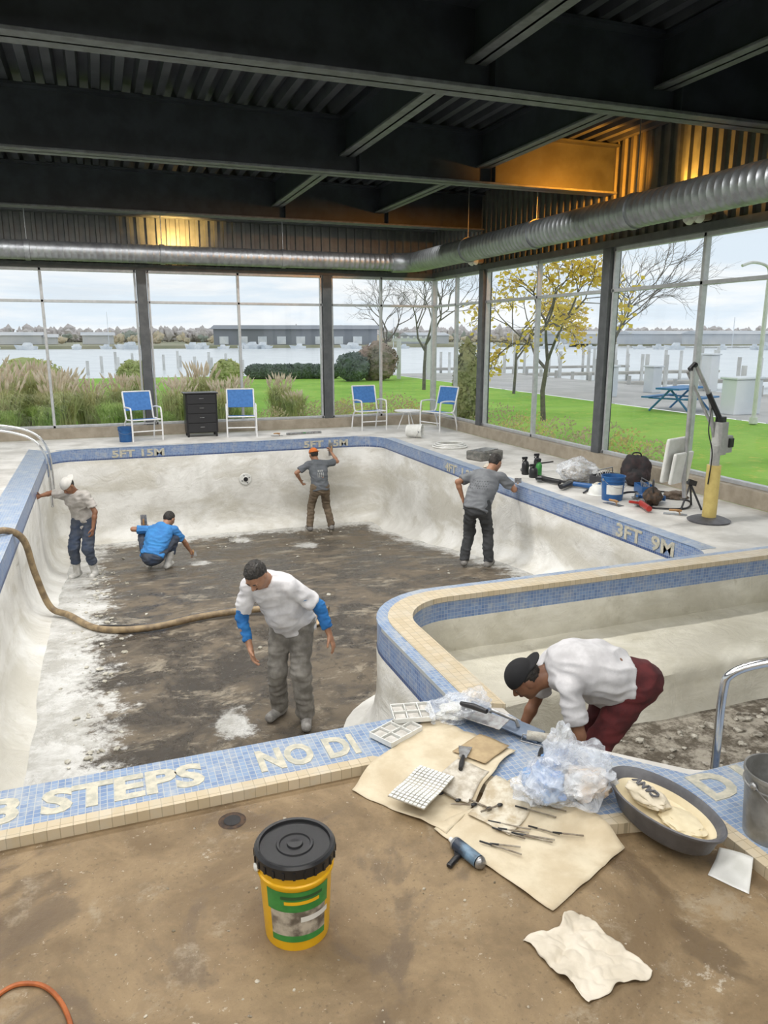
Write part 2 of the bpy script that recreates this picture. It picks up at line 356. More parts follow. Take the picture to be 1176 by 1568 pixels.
text('letters_no','NO',.34,letterm,flat(.655,3.72)@Matrix.Diagonal((.60,.86,1,1)),rim,.04)
text('letters_di','DI',.34,letterm,flat(1.05,3.72)@Matrix.Diagonal((.60,.86,1,1)),rim,.04)
text('letters_deep','D I V',.3,letterm,flat(2.80,2.64),rim,.04)
RT=Matrix.Rotation(-math.pi/2,4,'Z')@Matrix.Rotation(math.pi/2,4,'X')
text('letters_right','3FT  9M',.24,letterm,Matrix.Translation((RX-.006,7.9,-.195))@RT@Matrix.Diagonal((1.35,1,1,1)),rim,.03)
text('letters_right_b','4FT  1.2M',.22,letterm,Matrix.Translation((RX-.006,13.2,-.20))@RT@Matrix.Diagonal((1.45,1,1,1)),rim,.03)
wallM=lambda x:Matrix.Translation((x,17.09,-.20))@Matrix.Rotation(math.pi/2,4,'X')@Matrix.Diagonal((1.45,1,1,1))
text('letters_far','5FT 15M',.21,letterm,wallM(.1),rim); text('letters_far_b','5FT 15M',.21,letterm,wallM(4.35),rim)
pl=empty('pool_light_fitting'); g=G(); g.lathe([(.0,.03),(.05,.03),(.06,.025),(.065,.015),(.13,.012),(.14,0)],24,Matrix.Translation((2.95,17.06,-.85))@Matrix.Rotation(math.pi/2,4,'X')); g.obj('flange',whitep,pl,True)
g=G(); g.tube([(2.95,17.03,-.85),(2.95,17.01,-.85)],.05,16); 
for k in range(4):
    a=k*math.pi/2+.4; g.box((2.95+.09*math.cos(a),17.035,-.85+.09*math.sin(a)),(.02,.02,.02))
g.obj('core',blackp,pl)
# ------------------------------------------------------------------ room shell
HB,HS,HT=3.85,.25,3.13
def winwall(idx,axis,pos,thick,thin,lo,hi):
    def P(a,z): return (a,pos,z) if axis=='x' else (pos,a,z)
    def D(a,z,t): return (a,t,z) if axis=='x' else (t,a,z)
    e=empty('window_%d'%idx)
    g=G()
    for z,h in ((HS+.03,.06),(HT,.06),(HB-.03,.07)): g.box(P((lo+hi)/2,z),D(hi-lo,h,.1))
    for a in thin: g.box(P(a,(HS+HB)/2),D(.06,HB-HS,.1))
    for t in thick:
        for d in(-.15,.15):
            if lo<t+d<hi: g.box(P(t+d,(HS+HB)/2),D(.045,HB-HS,.1))
    g.obj('mullions',frame,e,bevel=.006)
    if thick:
        g=G()
        for a in thick: g.box(P(a,HB/2),D(.22,HB,.24))
        g.obj('columns',colm,e,bevel=.01)
    g=G(); g.box(P((lo+hi)/2,(HS+HB)/2),D(hi-lo-.02,HB-HS-.02,.008)); g.obj('glass',glass,e)
    return e
winwall(1,'x',19.2,[-3.4,1.08,5.57],[-5.7,-1.09,3.33,7.06],-7,8.6)
winwall(2,'y',8.6,[16.3,11.6,6.9,2.2],[17.8,13.95,9.34,4.6,-1.0],-4,19.2)
winwall(3,'y',-7,[16.3,11.6,6.9,2.2],[13.95,9.34,4.6,-1.0],-4,19.2)
g=G(); g.box((8.6,19.2,HB/2),(.13,.13,HB)); g.obj('trim_corner_post',frame,None,bevel=.01)
g=G(); g.box((.8,19.2,HS/2),(15.8,.3,HS)); g.obj('baseboard_back',sillm,None,bevel=.01)
g=G(); g.box((8.6,7.6,HS/2),(.34,23.2,HS)); g.obj('baseboard_right',sillm,None,bevel=.01)
g=G(); g.box((-7,7.6,HS/2),(.34,23.2,HS)); g.obj('baseboard_left',sillm,None,bevel=.01)
ZC=5.5
def ribbed(name,axis,pos,lo,hi,z0,z1,mat,pitch=.3,dep=.05,s=1):
    vs=[];x=lo;pr=[]
    while x<hi:
        pr+=[(x,0),(x+pitch*.55,0),(x+pitch*.62,dep),(x+pitch*.93,dep)]; x+=pitch
    for a,d in pr:
        for z in(z0,z1):
            vs.append((a,pos+d*s,z) if axis=='x' else (pos+d*s,a,z))
    return mk(name,vs,[(2*i,2*i+1,2*i+3,2*i+2) for i in range(len(pr)-1)],mat)
ribbed('wall_back','x',19.15,-7,8.6,HB,ZC+.1,wallrib,.22,.05,-1)
ribbed('wall_right','y',8.55,-4,19.2,HB,ZC+.1,wallrib,.22,.05,-1)
ribbed('wall_left','y',-6.95,-4,19.2,HB,ZC+.1,wallrib,.22,.05,1)
g=G(); g.box((.8,-4.1,ZC/2),(15.8,.2,ZC)); g.obj('wall_rear',M('painted_block',(.62,.60,.55),None,4,.7))
g=G(); g.box((.8,19.2,HB+.06),(15.8,.26,.12)); g.obj('trim_head_back',colm)
g=G(); g.box((8.6,7.6,HB+.06),(.26,23.2,.12)); g.obj('trim_head_right',colm)
pr=[];x=-7.1
while x<8.8: pr+=[(x,ZC),(x+.10,ZC),(x+.13,ZC+.13),(x+.24,ZC+.13)]; x+=.27
vs=[]
for a,z in pr: vs+=[(a,-4.2,z),(a,19.4,z)]
mk('ceiling',vs,[(2*i,2*i+1,2*i+3,2*i+2) for i in range(len(pr)-1)],ceilm)
g=G(); g.box((.8,7.6,ZC+.3),(16.4,24,.1)); g.obj('ceiling_roof_slab',ceilm)
def ibeam(name,axis,pos,lo,hi,z0,z1,w,tf=.035):
    e=empty(name); c=(lo+hi)/2; L=hi-lo
    def bx(g,off,z,wd,h):
        if axis=='x': g.box((c,pos+off,z),(L,wd,h))
        else: g.box((pos+off,c,z),(wd,L,h))
    g=G(); bx(g,0,(z0+z1)/2,.03,z1-z0); bx(g,0,z1-tf/2,w,tf)
    if axis=='x':
        for xx in (-4.2,3.72,6.0): 
            for s in(-1,1): g.box((xx+.16,pos+s*.09,(z0+z1)/2),(.012,w*.42,z1-z0-.08))
    g.obj('web',steel,e)
    g=G(); bx(g,0,z0+tf/2,w,tf); g.obj('bottom_flange',steel_lit,e,bevel=.006)
    return e
YB=(16.4,11.6,7.42,2.6,-2.0)
for y in YB: ibeam('steel_beam','x',y,-6.9,8.5,4.71,ZC-.01,.32)
ibeam('edge_beam','x',18.95,-6.9,8.5,5.0,ZC-.01,.26)
for x in (-4.2,3.72,6.0):
    for a,b in zip(YB[:3],YB[1:4]): ibeam('cross_beam','y',x,b+.02,a-.02,4.96,ZC-.02,.24,.03)
def ductpts(pts,r,name):
    e=empty(name)
    g=G(); q=[]; rr=[]
    for a,b in zip(pts[:-1],pts[1:]):
        a=V(a);b=V(b);L=(b-a).length;n=max(1,int(L/.13))
        for k in range(n):
            q+=[a.lerp(b,k/n),a.lerp(b,(k+.84)/n),a.lerp(b,(k+.88)/n),a.lerp(b,(k+.96)/n)]; rr+=[r,r,r+.003,r+.003]
    q.append(V(pts[-1])); rr.append(r); g.tube(q,rr,28); g.obj('spiral_pipe',duct,e,True,0,1.2)
    g=G()
    a=V(pts[0]);b=V(pts[-1]);n=int((b-a).length/3.0)
    for k in range(1,n+1):
        c=a.lerp(b,k/(n+1)); d=(b-a).normalized(); g.tube([c-d*.05,c+d*.05],r+.018,28)
        g.tube([c+V((0,0,r)),c+V((0,0,ZC-.05-c.z))],.008,6)
    g.obj('bands',duct,e,True); return e
arc=[(7.1+.5*math.sin(t),18.0+.5*math.cos(t),4.15) for t in [k*math.pi/2/8 for k in range(9)]]
ductpts([(-6.8,18.5,4.15),(7.1,18.5,4.15)],.2,'air_duct')
g=G(); g.tube(arc,.235,28); g.obj('air_duct_elbow',duct,None,True)
ductpts([(7.6,18.0,4.15),(7.6,-3.9,4.15)],.24,'air_duct')
fixm=M('fixture_bronze',(.25,.2,.14),None,5,.5)
def fixture(name,loc,rz):
    e=empty(name,loc,rz); g=G(); g.box((0,0,0),(.34,.16,.14)); g.obj('housing',fixm,e,bevel=.03)
    g=G(); g.lathe([(0,.10),(.06,.09),(.09,.03),(.09,0)],16,Matrix.Translation((.1,-.08,-.02))@Matrix.Rotation(math.pi/2,4,'X')); g.lathe([(0,.10),(.06,.09),(.09,.03),(.09,0)],16,Matrix.Translation((-.1,-.08,-.02))@Matrix.Rotation(math.pi/2,4,'X')); g.obj('lamps',whitep,e,True)
fixture('emergency_light',(8.38,9.3,4.05),-math.pi/2)
fixture('emergency_light',(8.38,16.3,4.05),-math.pi/2)
def spot(name,loc,tgt,col,en,ang,size=.1):
    l=bpy.data.lights.new(name,'SPOT'); l.color=col; l.energy=en; l.spot_size=math.radians(ang); l.spot_blend=.6; l.shadow_soft_size=size
    o=bpy.data.objects.new(name,l); o.location=loc; o.rotation_euler=(V(tgt)-V(loc)).to_track_quat('-Z','Y').to_euler(); sc.collection.objects.link(o)
spot('wall_uplight_right',(8.1,10.1,4.62),(7.7,11.6,5.15),(1,.36,.03),560,100)
spot('wall_uplight_right_b',(8.15,9.9,4.45),(8.6,9.2,5.0),(1,.45,.06),190,120)
spot('wall_uplight_back',(1.9,18.5,4.45),(1.9,19.2,4.75),(1,.6,.18),230,130)
def fill_light(y,z,x0,x1,en,w=.2,col=(1,.98,.95)):  # area lamp and housing added out of view to brighten the hall
    e=empty('added_fill_light',((x0+x1)/2,y,z)); g=G(); g.box((0,0,.06),(x1-x0,w+.04,.06)); g.obj('housing',steel,e)
    l=bpy.data.lights.new('fill_area_lamp','AREA'); l.shape='RECTANGLE'; l.size=x1-x0; l.size_y=w; l.energy=en; l.color=col
    o=bpy.data.objects.new('fill_area_lamp',l); o.parent=e; o.location=(0,0,.02); sc.collection.objects.link(o)
fill_light(7.80,4.90,-4,3.5,355); fill_light(11.95,4.90,-4,3.5,400); fill_light(7.80,4.90,3.95,5.8,100); fill_light(11.95,4.90,3.95,5.8,110); fill_light(16.72,5.05,-5,7.2,235)
for y,en in ((4.9,225),(1.0,270),(-2.8,235)): fill_light(y,4.86,-4,3.5,en,.4)
# ------------------------------------------------------------------ SDF people
def surfnet(F,o,h):
    s=F<0; nx,ny,nz_=F.shape
    S=[s[a:nx-1+a,b:ny-1+b,c:nz_-1+c] for a in(0,1) for b in(0,1) for c in(0,1)]
    cnt=sum(x.astype(np.int8) for x in S); act=(cnt>0)&(cnt<8); idx=-np.ones(act.shape,np.int64); I=np.argwhere(act); idx[act]=np.arange(len(I))
    pos=np.zeros((len(I),3)); num=np.zeros(len(I))
    C=[(a,b,c) for a in(0,1) for b in(0,1) for c in(0,1)]
    vals=[F[I[:,0]+a,I[:,1]+b,I[:,2]+c] for a,b,c in C]
    for i in range(8):
        for j in range(i+1,8):
            d=np.array(C[j])-np.array(C[i])
            if abs(d).sum()!=1: continue
            va,vb=vals[i],vals[j]; m=(va<0)!=(vb<0); t=np.where(m,va/np.where(m,va-vb,1),0)
            pos+=m[:,None]*(np.array(C[i])+t[:,None]*d); num+=m
    P=(I+pos/num[:,None])*h+np.array(o); Q=[]
    for ax in range(3):
        sl=[slice(1,-1)]*3; sl[ax]=slice(0,-1); s0=s[tuple(sl)]; sl2=list(sl); sl2[ax]=slice(1,None); s1=s[tuple(sl2)]
        E=np.argwhere(s0!=s1)
        if len(E)==0: continue
        sg=s0[E[:,0],E[:,1],E[:,2]]; E=E.copy()
        b,c=[(1,2),(2,0),(0,1)][ax]; off=np.ones(3,int); off[ax]=0; E=E+off
        def at(db,dc):
            K=E.copy(); K[:,b]-=db; K[:,c]-=dc; return idx[K[:,0],K[:,1],K[:,2]]
        q=np.stack([at(1,1),at(0,1),at(0,0),at(1,0)],1); q[~sg]=q[~sg][:,::-1]; Q.append(q)
    return P,np.concatenate(Q)
class Fld:
    def __init__(s,lo,hi,h):
        s.h=h; s.o=np.array(lo,float); n=[int((hi[i]-lo[i])/h)+2 for i in range(3)]
        s.X,s.Y,s.Z=[a.astype(np.float32) for a in np.meshgrid(*[s.o[i]+h*np.arange(n[i]) for i in range(3)],indexing='ij')]; s.F=None
    def cone(s,a,b,r1,r2,flat=None):
        a=V(a);b=V(b);d=b-a;L=max(d.length_squared,1e-9)
        px=s.X-a.x;py=s.Y-a.y;pz=s.Z-a.z; t=np.clip((px*d.x+py*d.y+pz*d.z)/L,0,1)
        px=px-t*d.x;py=py-t*d.y;pz=pz-t*d.z
        if flat:
            n,k=flat; q=(px*n.x+py*n.y+pz*n.z)*(1/k-1); px=px+q*n.x;py=py+q*n.y;pz=pz+q*n.z
        return np.sqrt(px*px+py*py+pz*pz)-(r1+(r2-r1)*t)
    def ell(s,c,r,ax=None):
        px=s.X-c[0];py=s.Y-c[1];pz=s.Z-c[2]
        if ax: px,py,pz=[px*n.x+py*n.y+pz*n.z for n in ax]
        k0=np.sqrt((px/r[0])**2+(py/r[1])**2+(pz/r[2])**2); k1=np.sqrt((px/r[0]**2)**2+(py/r[1]**2)**2+(pz/r[2]**2)**2)+1e-6
        return k0*(k0-1)/k1
    def plane(s,p,n): return (s.X-p[0])*n[0]+(s.Y-p[1])*n[1]+(s.Z-p[2])*n[2]
    def u(s,d,k=.03):
        if s.F is None: s.F=d
        else:
            h=np.maximum(k-np.abs(s.F-d),0)/k; s.F=np.minimum(s.F,d)-h*h*k*.25
    def mesh(s,name,mat,parent,wr=0,wf=9,seed=0):
        P,Q=surfnet(s.F,s.o,s.h)
        o=mk(name,P,Q,mat,parent,True,0,0)
        if wr:
            me=o.data; ns=[v.normal.copy() for v in me.vertices]
            for v,n in zip(me.vertices,ns):
                p=v.co*wf; k=noise.noise(V((p.x+seed,p.y,p.z*.55)))+.9*(1-2*abs(noise.noise(V((p.x*.8+p.z*.6,p.y*.8+seed,p.z*1.9)))))-.45
                v.co+=n*k*wr
            me.update()
        return o
def ik(a,c,l1,l2,pole):
    a=V(a);c=V(c);d=c-a;D=d.length
    if D>(l1+l2)*.995: c=a+d.normalized()*(l1+l2)*.995; d=c-a; D=d.length
    x=(l1*l1-l2*l2+D*D)/(2*D); h=math.sqrt(max(l1*l1-x*x,0)); n=d.normalized(); pl=V(pole); pl=(pl-n*pl.dot(n)).normalized()
    return a+n*x+pl*h,c
skin1=M('skin_tan',(.38,.20,.12),(.32,.16,.09),10,.5); skin2=M('skin_brown',(.25,.12,.065),(.20,.09,.05),10,.5)
hairm=M('black_hair',(.010,.009,.008),(.035,.028,.022),45,.5,0,.8,90); eyem=M('eye_white',(.7,.68,.64),None,5,.2); irism=M('eye_dark',(.02,.012,.01),None,5,.2); lipm=M('lips',(.28,.11,.09),None,12,.5)
def hand(name,w,d,n,right,skin,parent,curl=.35):
    d=d.normalized(); n=(n-d*n.dot(d)).normalized(); s=d.cross(n)*(1 if right else -1)
    F=Fld([min(w[i],(w+d*.2)[i])-.075 for i in range(3)],[max(w[i],(w+d*.2)[i])+.075 for i in range(3)],.005)
    F.u(F.cone(w-d*.02,w+d*.03,.027,.032,(n,.7)),.01)
    F.u(F.cone(w+d*.03,w+d*.08,.036,.041,(n,.38)),.02)
    for i,(L,o) in enumerate(((.068,.031),(.078,.0105),(.072,-.0105),(.056,-.031))):
        p=w+d*(.086-(.006 if i in(0,3) else 0)-(.006 if i==3 else 0))+s*o*.95; a=0; r=.0098
        for k,fr in enumerate((.45,.31,.24)):
            a+=curl*(.8+.25*i/3)*(1 if k else .7); dd=d*math.cos(a)+n*math.sin(a)+s*(o*1.2 if k==0 else 0)
            q=p+dd.normalized()*L*fr; F.u(F.cone(p,q,r,r-.0009),.004); p=q; r-=.0009
    p=w+d*.025+s*.03+n*.006; dd=(d*.62+s*.72+n*.25).normalized()
    F.u(F.cone(w+d*.015+s*.01,p,.018,.016),.012)
    q=p+dd*.042; F.u(F.cone(p,q,.014,.011),.01); dd=(d*.85+s*.3+n*.4).normalized(); F.u(F.cone(q,q+dd*.03,.011,.009),.005)
    return F.mesh(name,skin,parent)
def head(c,f,nk,skin,parent,hat=None,hatm=None,fat=0,stache=False):
    f=f.normalized(); up=V((0,0,1)); 
    if abs(f.dot(up))>.93: up=(c-nk).normalized()
    r=f.cross(up).normalized(); u=r.cross(f).normalized(); A=(r,f,u)
    L=lambda x,y,z: c+r*x+f*y+u*z
    F=Fld([c[i]-.19 for i in range(3)],[c[i]+.19 for i in range(3)],.006)
    F.u(F.ell(L(0,-.008,.025),(.077,.097,.092),A),.02)
    F.u(F.ell(L(0,.022,-.035),(.063+fat,.07,.083),A),.04)
    F.u(F.ell(L(0,.058,-.092),(.028+fat,.028,.024),A),.03)
    F.u(F.cone(L(0,.088,.012),L(0,.114,-.022),.009,.014),.012)
    for sx in(-1,1):
        F.u(F.ell(L(sx*.014,.102,-.027),(.009,.01,.008),A),.008)
        F.u(F.ell(L(sx*.03,.083,.028),(.024,.012,.008),A),.012)
        F.u(F.ell(L(sx*.04,.062,-.025),(.022,.022,.02),A),.02)
        F.u(F.ell(L(sx*.081,-.008,-.008),(.010,.021,.033),(r,(f+r*sx*-.35).normalized(),u)),.008)
        soc=F.ell(L(sx*.031,.096,.006),(.019,.014,.012),A); F.F=np.maximum(F.F,-soc-.002)
    F.u(F.ell(L(0,.09,-.052),(.026,.011,.011),A),.012)
    nb=nk-(c-nk).normalized()*.03
    F.u(F.cone(L(0,-.02,-.05),nb,.052+fat,.06+fat),.03)
    F.mesh('head',skin,parent)
    g=G()
    for sx in(-1,1): g.ico(L(sx*.031,.079,.006),.0125)
    g.obj('eyes',eyem,parent,True); g=G()
    for sx in(-1,1): g.ico(L(sx*.031,.0875,.002),.0062)
    g.obj('irises',irism,parent,True)
    g=G()
    for sx in(-1,1): g.tube([L(sx*.018,.089,.011),L(sx*.031,.0935,.014),L(sx*.044,.087,.010)],[.003,.0045,.003],6)
    g.obj('eyelids',skin,parent,True)
    g=G(); g.tube([L(-.024,.093,-.053),L(-.01,.1025,-.051),L(0,.103,-.053),L(.01,.1025,-.051),L(.024,.093,-.053)],[.003,.0055,.005,.0055,.003],8); g.tube([L(-.02,.093,-.059),L(0,.101,-.062),L(.02,.093,-.059)],[.003,.0065,.003],8); g.obj('lips',lipm,parent,True)
    g=G()
    for sx in(-1,1): g.tube([L(sx*.014,.096,.028),L(sx*.03,.0945,.034),L(sx*.048,.08,.029)],[.004,.0048,.003],6)
    if stache: g.tube([L(-.026,.094,-.046),L(0,.106,-.041),L(.026,.094,-.046)],[.003,.005,.003],6)
    g.obj('eyebrows',hairm,parent,True)
    F=Fld([c[i]-.17 for i in range(3)],[c[i]+.17 for i in range(3)],.0055)
    d=F.ell(L(0,-.014,.032),(.083,.100,.096),A); top=np.maximum(d,F.plane(L(0,.026,.052),(-u*.85+f*.53)))
    back=np.maximum(F.ell(L(0,-.02,.012),(.081,.096,.094),A),np.maximum(F.plane(L(0,.006,0),f),F.plane(L(0,0,-.045),-u)))
    back=np.maximum(back,-F.ell(L(0,.01,-.055),(.12,.045,.06),A)-.002)
    F.u(top); F.u(back,.012); F.mesh('hair',hairm,parent,.005,70)
    if hat:
        F=Fld([c[i]-.24 for i in range(3)],[c[i]+.24 for i in range(3)],.0065)
        d=F.ell(L(0,-.008,.035),(.091,.111,.102),A); d=np.maximum(d,F.plane(L(0,0,.035),-u*.95-f*.08)); F.u(d)
        s=1 if hat=='cap' else -1
        b=F.ell(L(0,s*.10,.042),(.075,.085,.012),A); b=np.maximum(b,F.plane(L(0,s*.05,0),f*-s)); F.u(b,.01)
        F.mesh('cap',hatm,parent)
def person(name,loc,face,S,pel,nk,ank,wr,pole=((-1,-.4,0),(1,-.4,0)),kp=((0,1,0),(0,1,0)),hoff=(0,.05,.15),fd=(0,1,-.3),skin=skin1,
           shirt=None,pants=None,shoe=None,sleeve=.7,under=None,hat=None,hatm=None,boots=False,fat=0,toes=((-.15,1,0),(.15,1,0)),hems=.09,
           sx=(1,0,0),hx=(1,0,0),curl=(.35,.35),palm=(None,None),hd=(None,None),bag=.02,bend=0,stache=False,seed=0,h=.0115):
    e=empty(name,loc,math.atan2(-face[0],face[1]),S)
    pel=V(pel);nk=V(nk);sx=V(sx).normalized();hx=V(hx).normalized()
    sp=(nk-pel).normalized(); fr=-(sx.cross(sp).normalized())
    mid=pel.lerp(nk,.42)-fr*(.03+bend*.5); chest=pel.lerp(nk,.70)-fr*bend
    top=nk-sp*.13
    sh=[nk-sp*.055-sx*.175,nk-sp*.055+sx*.175]; hip=[pel-sp*.02-hx*.09,pel-sp*.02+hx*.09]
    if abs(sp.z)<.6: hip=[pel-V((0,0,.03))-hx*.09,pel-V((0,0,.03))+hx*.09]
    legs=[];arms=[]
    for i in(0,1):
        k,a=ik(hip[i],ank[i],.44,.425,kp[i]); legs.append((hip[i],k,a))
        el,w=ik(sh[i],wr[i],.295,.26,pole[i]); arms.append((sh[i],el,w))
    c=nk+V(hoff)
    allp=[pel,nk,c]+[q for l in legs+arms for q in l]
    lo=[min(p[i] for p in allp)-.24 for i in range(3)]; hi=[max(p[i] for p in allp)+.24 for i in range(3)]
    def torso(F,x):
        F.u(F.cone(pel,mid,.148+x+fat*.6,.138+x+fat,(fr,.70+fat)),.05)
        F.u(F.cone(mid,chest,.138+x+fat,.158+x+fat*.5,(fr,.68+fat)),.06)
        F.u(F.cone(chest,top,.158+x+fat*.5,.125+x,(fr,.68)),.06)
        if fat: F.u(F.ell(pel.lerp(nk,.3)+fr*.06,(.13+x,.11+x,.14+x),(sx,fr,sp)),.08)
    F=Fld(lo,hi,h); torso(F,-.008)
    F.u(F.cone(sh[0],sh[1],.05,.05),.05); F.u(F.cone(nk-sp*.03,c-V(fd).normalized()*.02-sp*.05,.056,.052),.03)
    for H,K,A_ in legs:
        F.u(F.cone(H,K,.082,.054),.04); F.u(F.cone(K,K.lerp(A_,.35),.05,.052),.03); F.u(F.cone(K.lerp(A_,.35),A_,.052,.036),.03)
    for s_,E,W in arms:
        F.u(F.cone(s_,E,.05,.038),.03); F.u(F.cone(E,E.lerp(W,.3),.037,.039),.02); F.u(F.cone(E.lerp(W,.3),W,.039,.025),.02)
    F.mesh('body',skin,e)
    F=Fld(lo,hi,h); torso(F,.018)
    F.u(F.cone(pel,pel-sp*.06,.168+fat*.6,.170+fat*.6,(fr,.76+fat)),.04)
    F.F=np.maximum(F.F,F.plane(pel-sp*(hems),-sp))
    for i,(s_,E,W) in enumerate(arms):
        F.u(F.cone(nk-sp*.02,s_,.066,.064),.04)
        end=s_.lerp(E,min(sleeve,1)); d=F.cone(s_,end,.069,.070); dn=(E-s_).normalized()
        d=np.maximum(d,F.plane(end-dn*.005,dn)); F.u(d,.035)
    F.F=np.maximum(F.F,-F.cone(nk-sp*.0+fr*.0,nk+sp*.12+fr*.03,.063,.075))
    F.mesh('shirt',shirt,e,.015,8,seed)
    if under:
        F=Fld(lo,hi,h)
        for s_,E,W in arms:
            dn=(W-E).normalized(); q=E.lerp(W,.80); F.u(F.cone(s_.lerp(E,.4),E,.054,.052),.02); F.u(np.maximum(F.cone(E,q,.052,.042),F.plane(q-dn*.01,dn)),.02)
        F.mesh('under_sleeves',under,e,.010,14,seed)
    F=Fld(lo,hi,h)
    F.u(F.cone(pel-sp*.03,pel+sp*.05,.158+fat*.5,.150+fat*.6,(fr,.74+fat)),.04)
    F.F=np.maximum(F.F,F.plane(pel+sp*.07,sp))
    for H,K,A_ in legs:
        F.u(F.cone(H,K,.092+bag*.4,.066+bag*.5),.05)
        dn=(A_-K).normalized(); en=K.lerp(A_,.62 if boots else 1.02); F.u(np.maximum(F.cone(K,A_,.066+bag*.5,.054+bag*.7),F.plane(en,dn)),.03)
    F.mesh('trousers',pants,e,.014,8,seed+5)
    for i,(H,K,A_) in enumerate(legs):
        t=V(toes[i]).normalized(); F=Fld([A_[j]-(.28 if j<2 else .14) for j in range(3)],[A_[j]+(.28 if j<2 else .34) for j in range(3)],.009)
        zz=A_.z-.085
        F.u(F.cone(V((A_.x,A_.y,zz+.05))-t*.05,V((A_.x,A_.y,zz+.045))+t*.15,.047,.044),.02)
        F.u(F.cone(V((A_.x,A_.y,zz+.06)),A_,.05,.047),.03)
        F.F=np.maximum(F.F,zz-F.Z)
        if boots: dn=(K-A_).normalized(); q=A_+dn*.22; F.u(np.maximum(F.cone(A_,q,.052,.068),F.plane(q,dn)),.03)
        F.mesh('shoe_%d'%i,shoe,e)
    for i,(s_,E,W) in enumerate(arms):
        d=hd[i] and V(hd[i]) or (W-E); n=palm[i] and V(palm[i]) or (-sx if i else sx)
        if abs(n.normalized().dot(d.normalized()))>.9: n=fr
        hand('hand_%d'%i,W,d,n,bool(i),skin,e,curl[i])
    head(c,V(fd),nk,skin,e,hat=hat,hatm=hatm,fat=fat*.3,stache=stache)
    e['w0']=list(arms[0][2]); e['w1']=list(arms[1][2])
    return e
C=lambda n,a,b=None,s=7:M(n,a,b,s,.85,0,.25,25)
shW=C('white_cotton',(.66,.65,.66),(.52,.51,.52)); shG=Mprint('grey_cotton',(.17,.18,.19),(.125,.13,.14),(.03,.03,.035),-.14,.15,1.14,1.26,.035,.03); shG2=Mprint('slate_cotton',(.13,.14,.155),(.10,.11,.12),(.55,.55,.52),-.06,.07,1.10,1.24,.04,.12); shB=C('blue_cotton',(.05,.25,.58),(.04,.18,.45)); ublue=C('blue_sleeve',(.02,.16,.42),(.015,.11,.32))
shD=C('dirty_white_cotton',(.46,.43,.40),(.32,.30,.27)); paG=C('grey_sweatpants',(.25,.235,.21),(.12,.11,.095),7); paD=C('dark_grey_trousers',(.05,.052,.055),(.032,.034,.036)); paK=C('khaki_trousers',(.18,.135,.09),(.12,.09,.06)); paJ=C('dark_jeans',(.03,.045,.08),(.06,.07,.09)); paM=C('maroon_trousers',(.12,.018,.02),(.06,.010,.012))
bootW=M('dusty_boots',(.62,.61,.58),(.42,.41,.38),12,.6); shoeG=M('dusty_shoes',(.30,.29,.27),(.16,.15,.14),14,.7); capO=C('orange_cap',(.60,.16,.03)); capB=C('black_cap',(.012,.012,.014)); capW=C('light_cap',(.6,.58,.54))
person('pool_worker',(1.42,6.22,floorz(6.2)),(-.50,-.86),1.05,(0,-.04,.93),(.11,.25,1.345),[(-.13,.04,.085),(.14,-.06,.085)],[(-.38,.14,.88),(.24,.34,.80)],
  hoff=(.04,.135,.10),fd=(.10,.66,-.84),skin=skin1,shirt=shW,pants=paG,shoe=shoeG,sleeve=.84,under=ublue,fat=.04,bag=.034,toes=((-.3,1,0),(.3,1,0)),pole=((-1,-.8,0),(1,-.6,0)),hems=.14,stache=True,seed=1,h=.0100,bend=.03)
e2=person('pool_worker',(5.42,10.3,floorz(10.3)),(.66,.75),1.11,(0,-.06,.92),(.08,.28,1.33),[(-.17,-.05,.085),(.17,.0,.085)],[(-.26,.12,.95),(.40,.60,1.06)],
  hoff=(.06,.10,.13),fd=(.35,.8,-.5),skin=skin1,shirt=shG,pants=paD,shoe=shoeG,sleeve=.80,bag=.025,pole=((-1,-.7,0),(.7,-.6,-.5)),hems=.12,seed=2,curl=(.6,.25),fat=.03)
e3=person('pool_worker',(4.50,16.3,floorz(16.3)),(.05,1),1.14,(0,-.05,.91),(-.02,.12,1.38),[(-.22,-.02,.085),(.22,-.06,.085)],[(-.33,.22,.98),(.36,.42,1.50)],
  hoff=(-.05,.06,.14),fd=(-.3,1,-.3),skin=skin1,shirt=shG2,pants=paK,shoe=shoeG,sleeve=.75,hat='capback',hatm=capO,hems=.10,seed=3,pole=((-1,-.3,0),(1,-.2,-.4)),curl=(.7,.5))
e4=person('pool_worker',(.68,13.4,floorz(13.4)),(.35,.94),1.10,(0,-.14,.31),(.08,.24,.65),[(-.15,.10,.085),(.15,.08,.085)],[(-.30,.38,.58),(.46,.52,.10)],
  hoff=(.06,.13,.11),fd=(.3,.80,-.62),skin=skin1,shirt=shB,pants=paJ,shoe=bootW,sleeve=.8,boots=True,hems=.07,seed=4,kp=((-.5,1,.8),(.5,1,.8)),bend=.05,pole=((-1,-.6,.2),(1,-.3,.3)),curl=(.7,.5),fat=.03)
e5=person('pool_worker',(-.48,13.5,floorz(13.5)),(-.45,-.9),1.08,(0,-.03,.92),(.03,.12,1.41),[(-.13,.0,.085),(.14,.05,.085)],[(-.25,.16,.84),(.52,.25,1.36)],
  hoff=(.03,.11,.12),fd=(.2,.7,-.75),skin=skin2,shirt=shD,pants=paJ,shoe=bootW,sleeve=.75,boots=True,hat='capback',hatm=capW,hems=.12,seed=5,curl=(.6,.2),bag=.03)
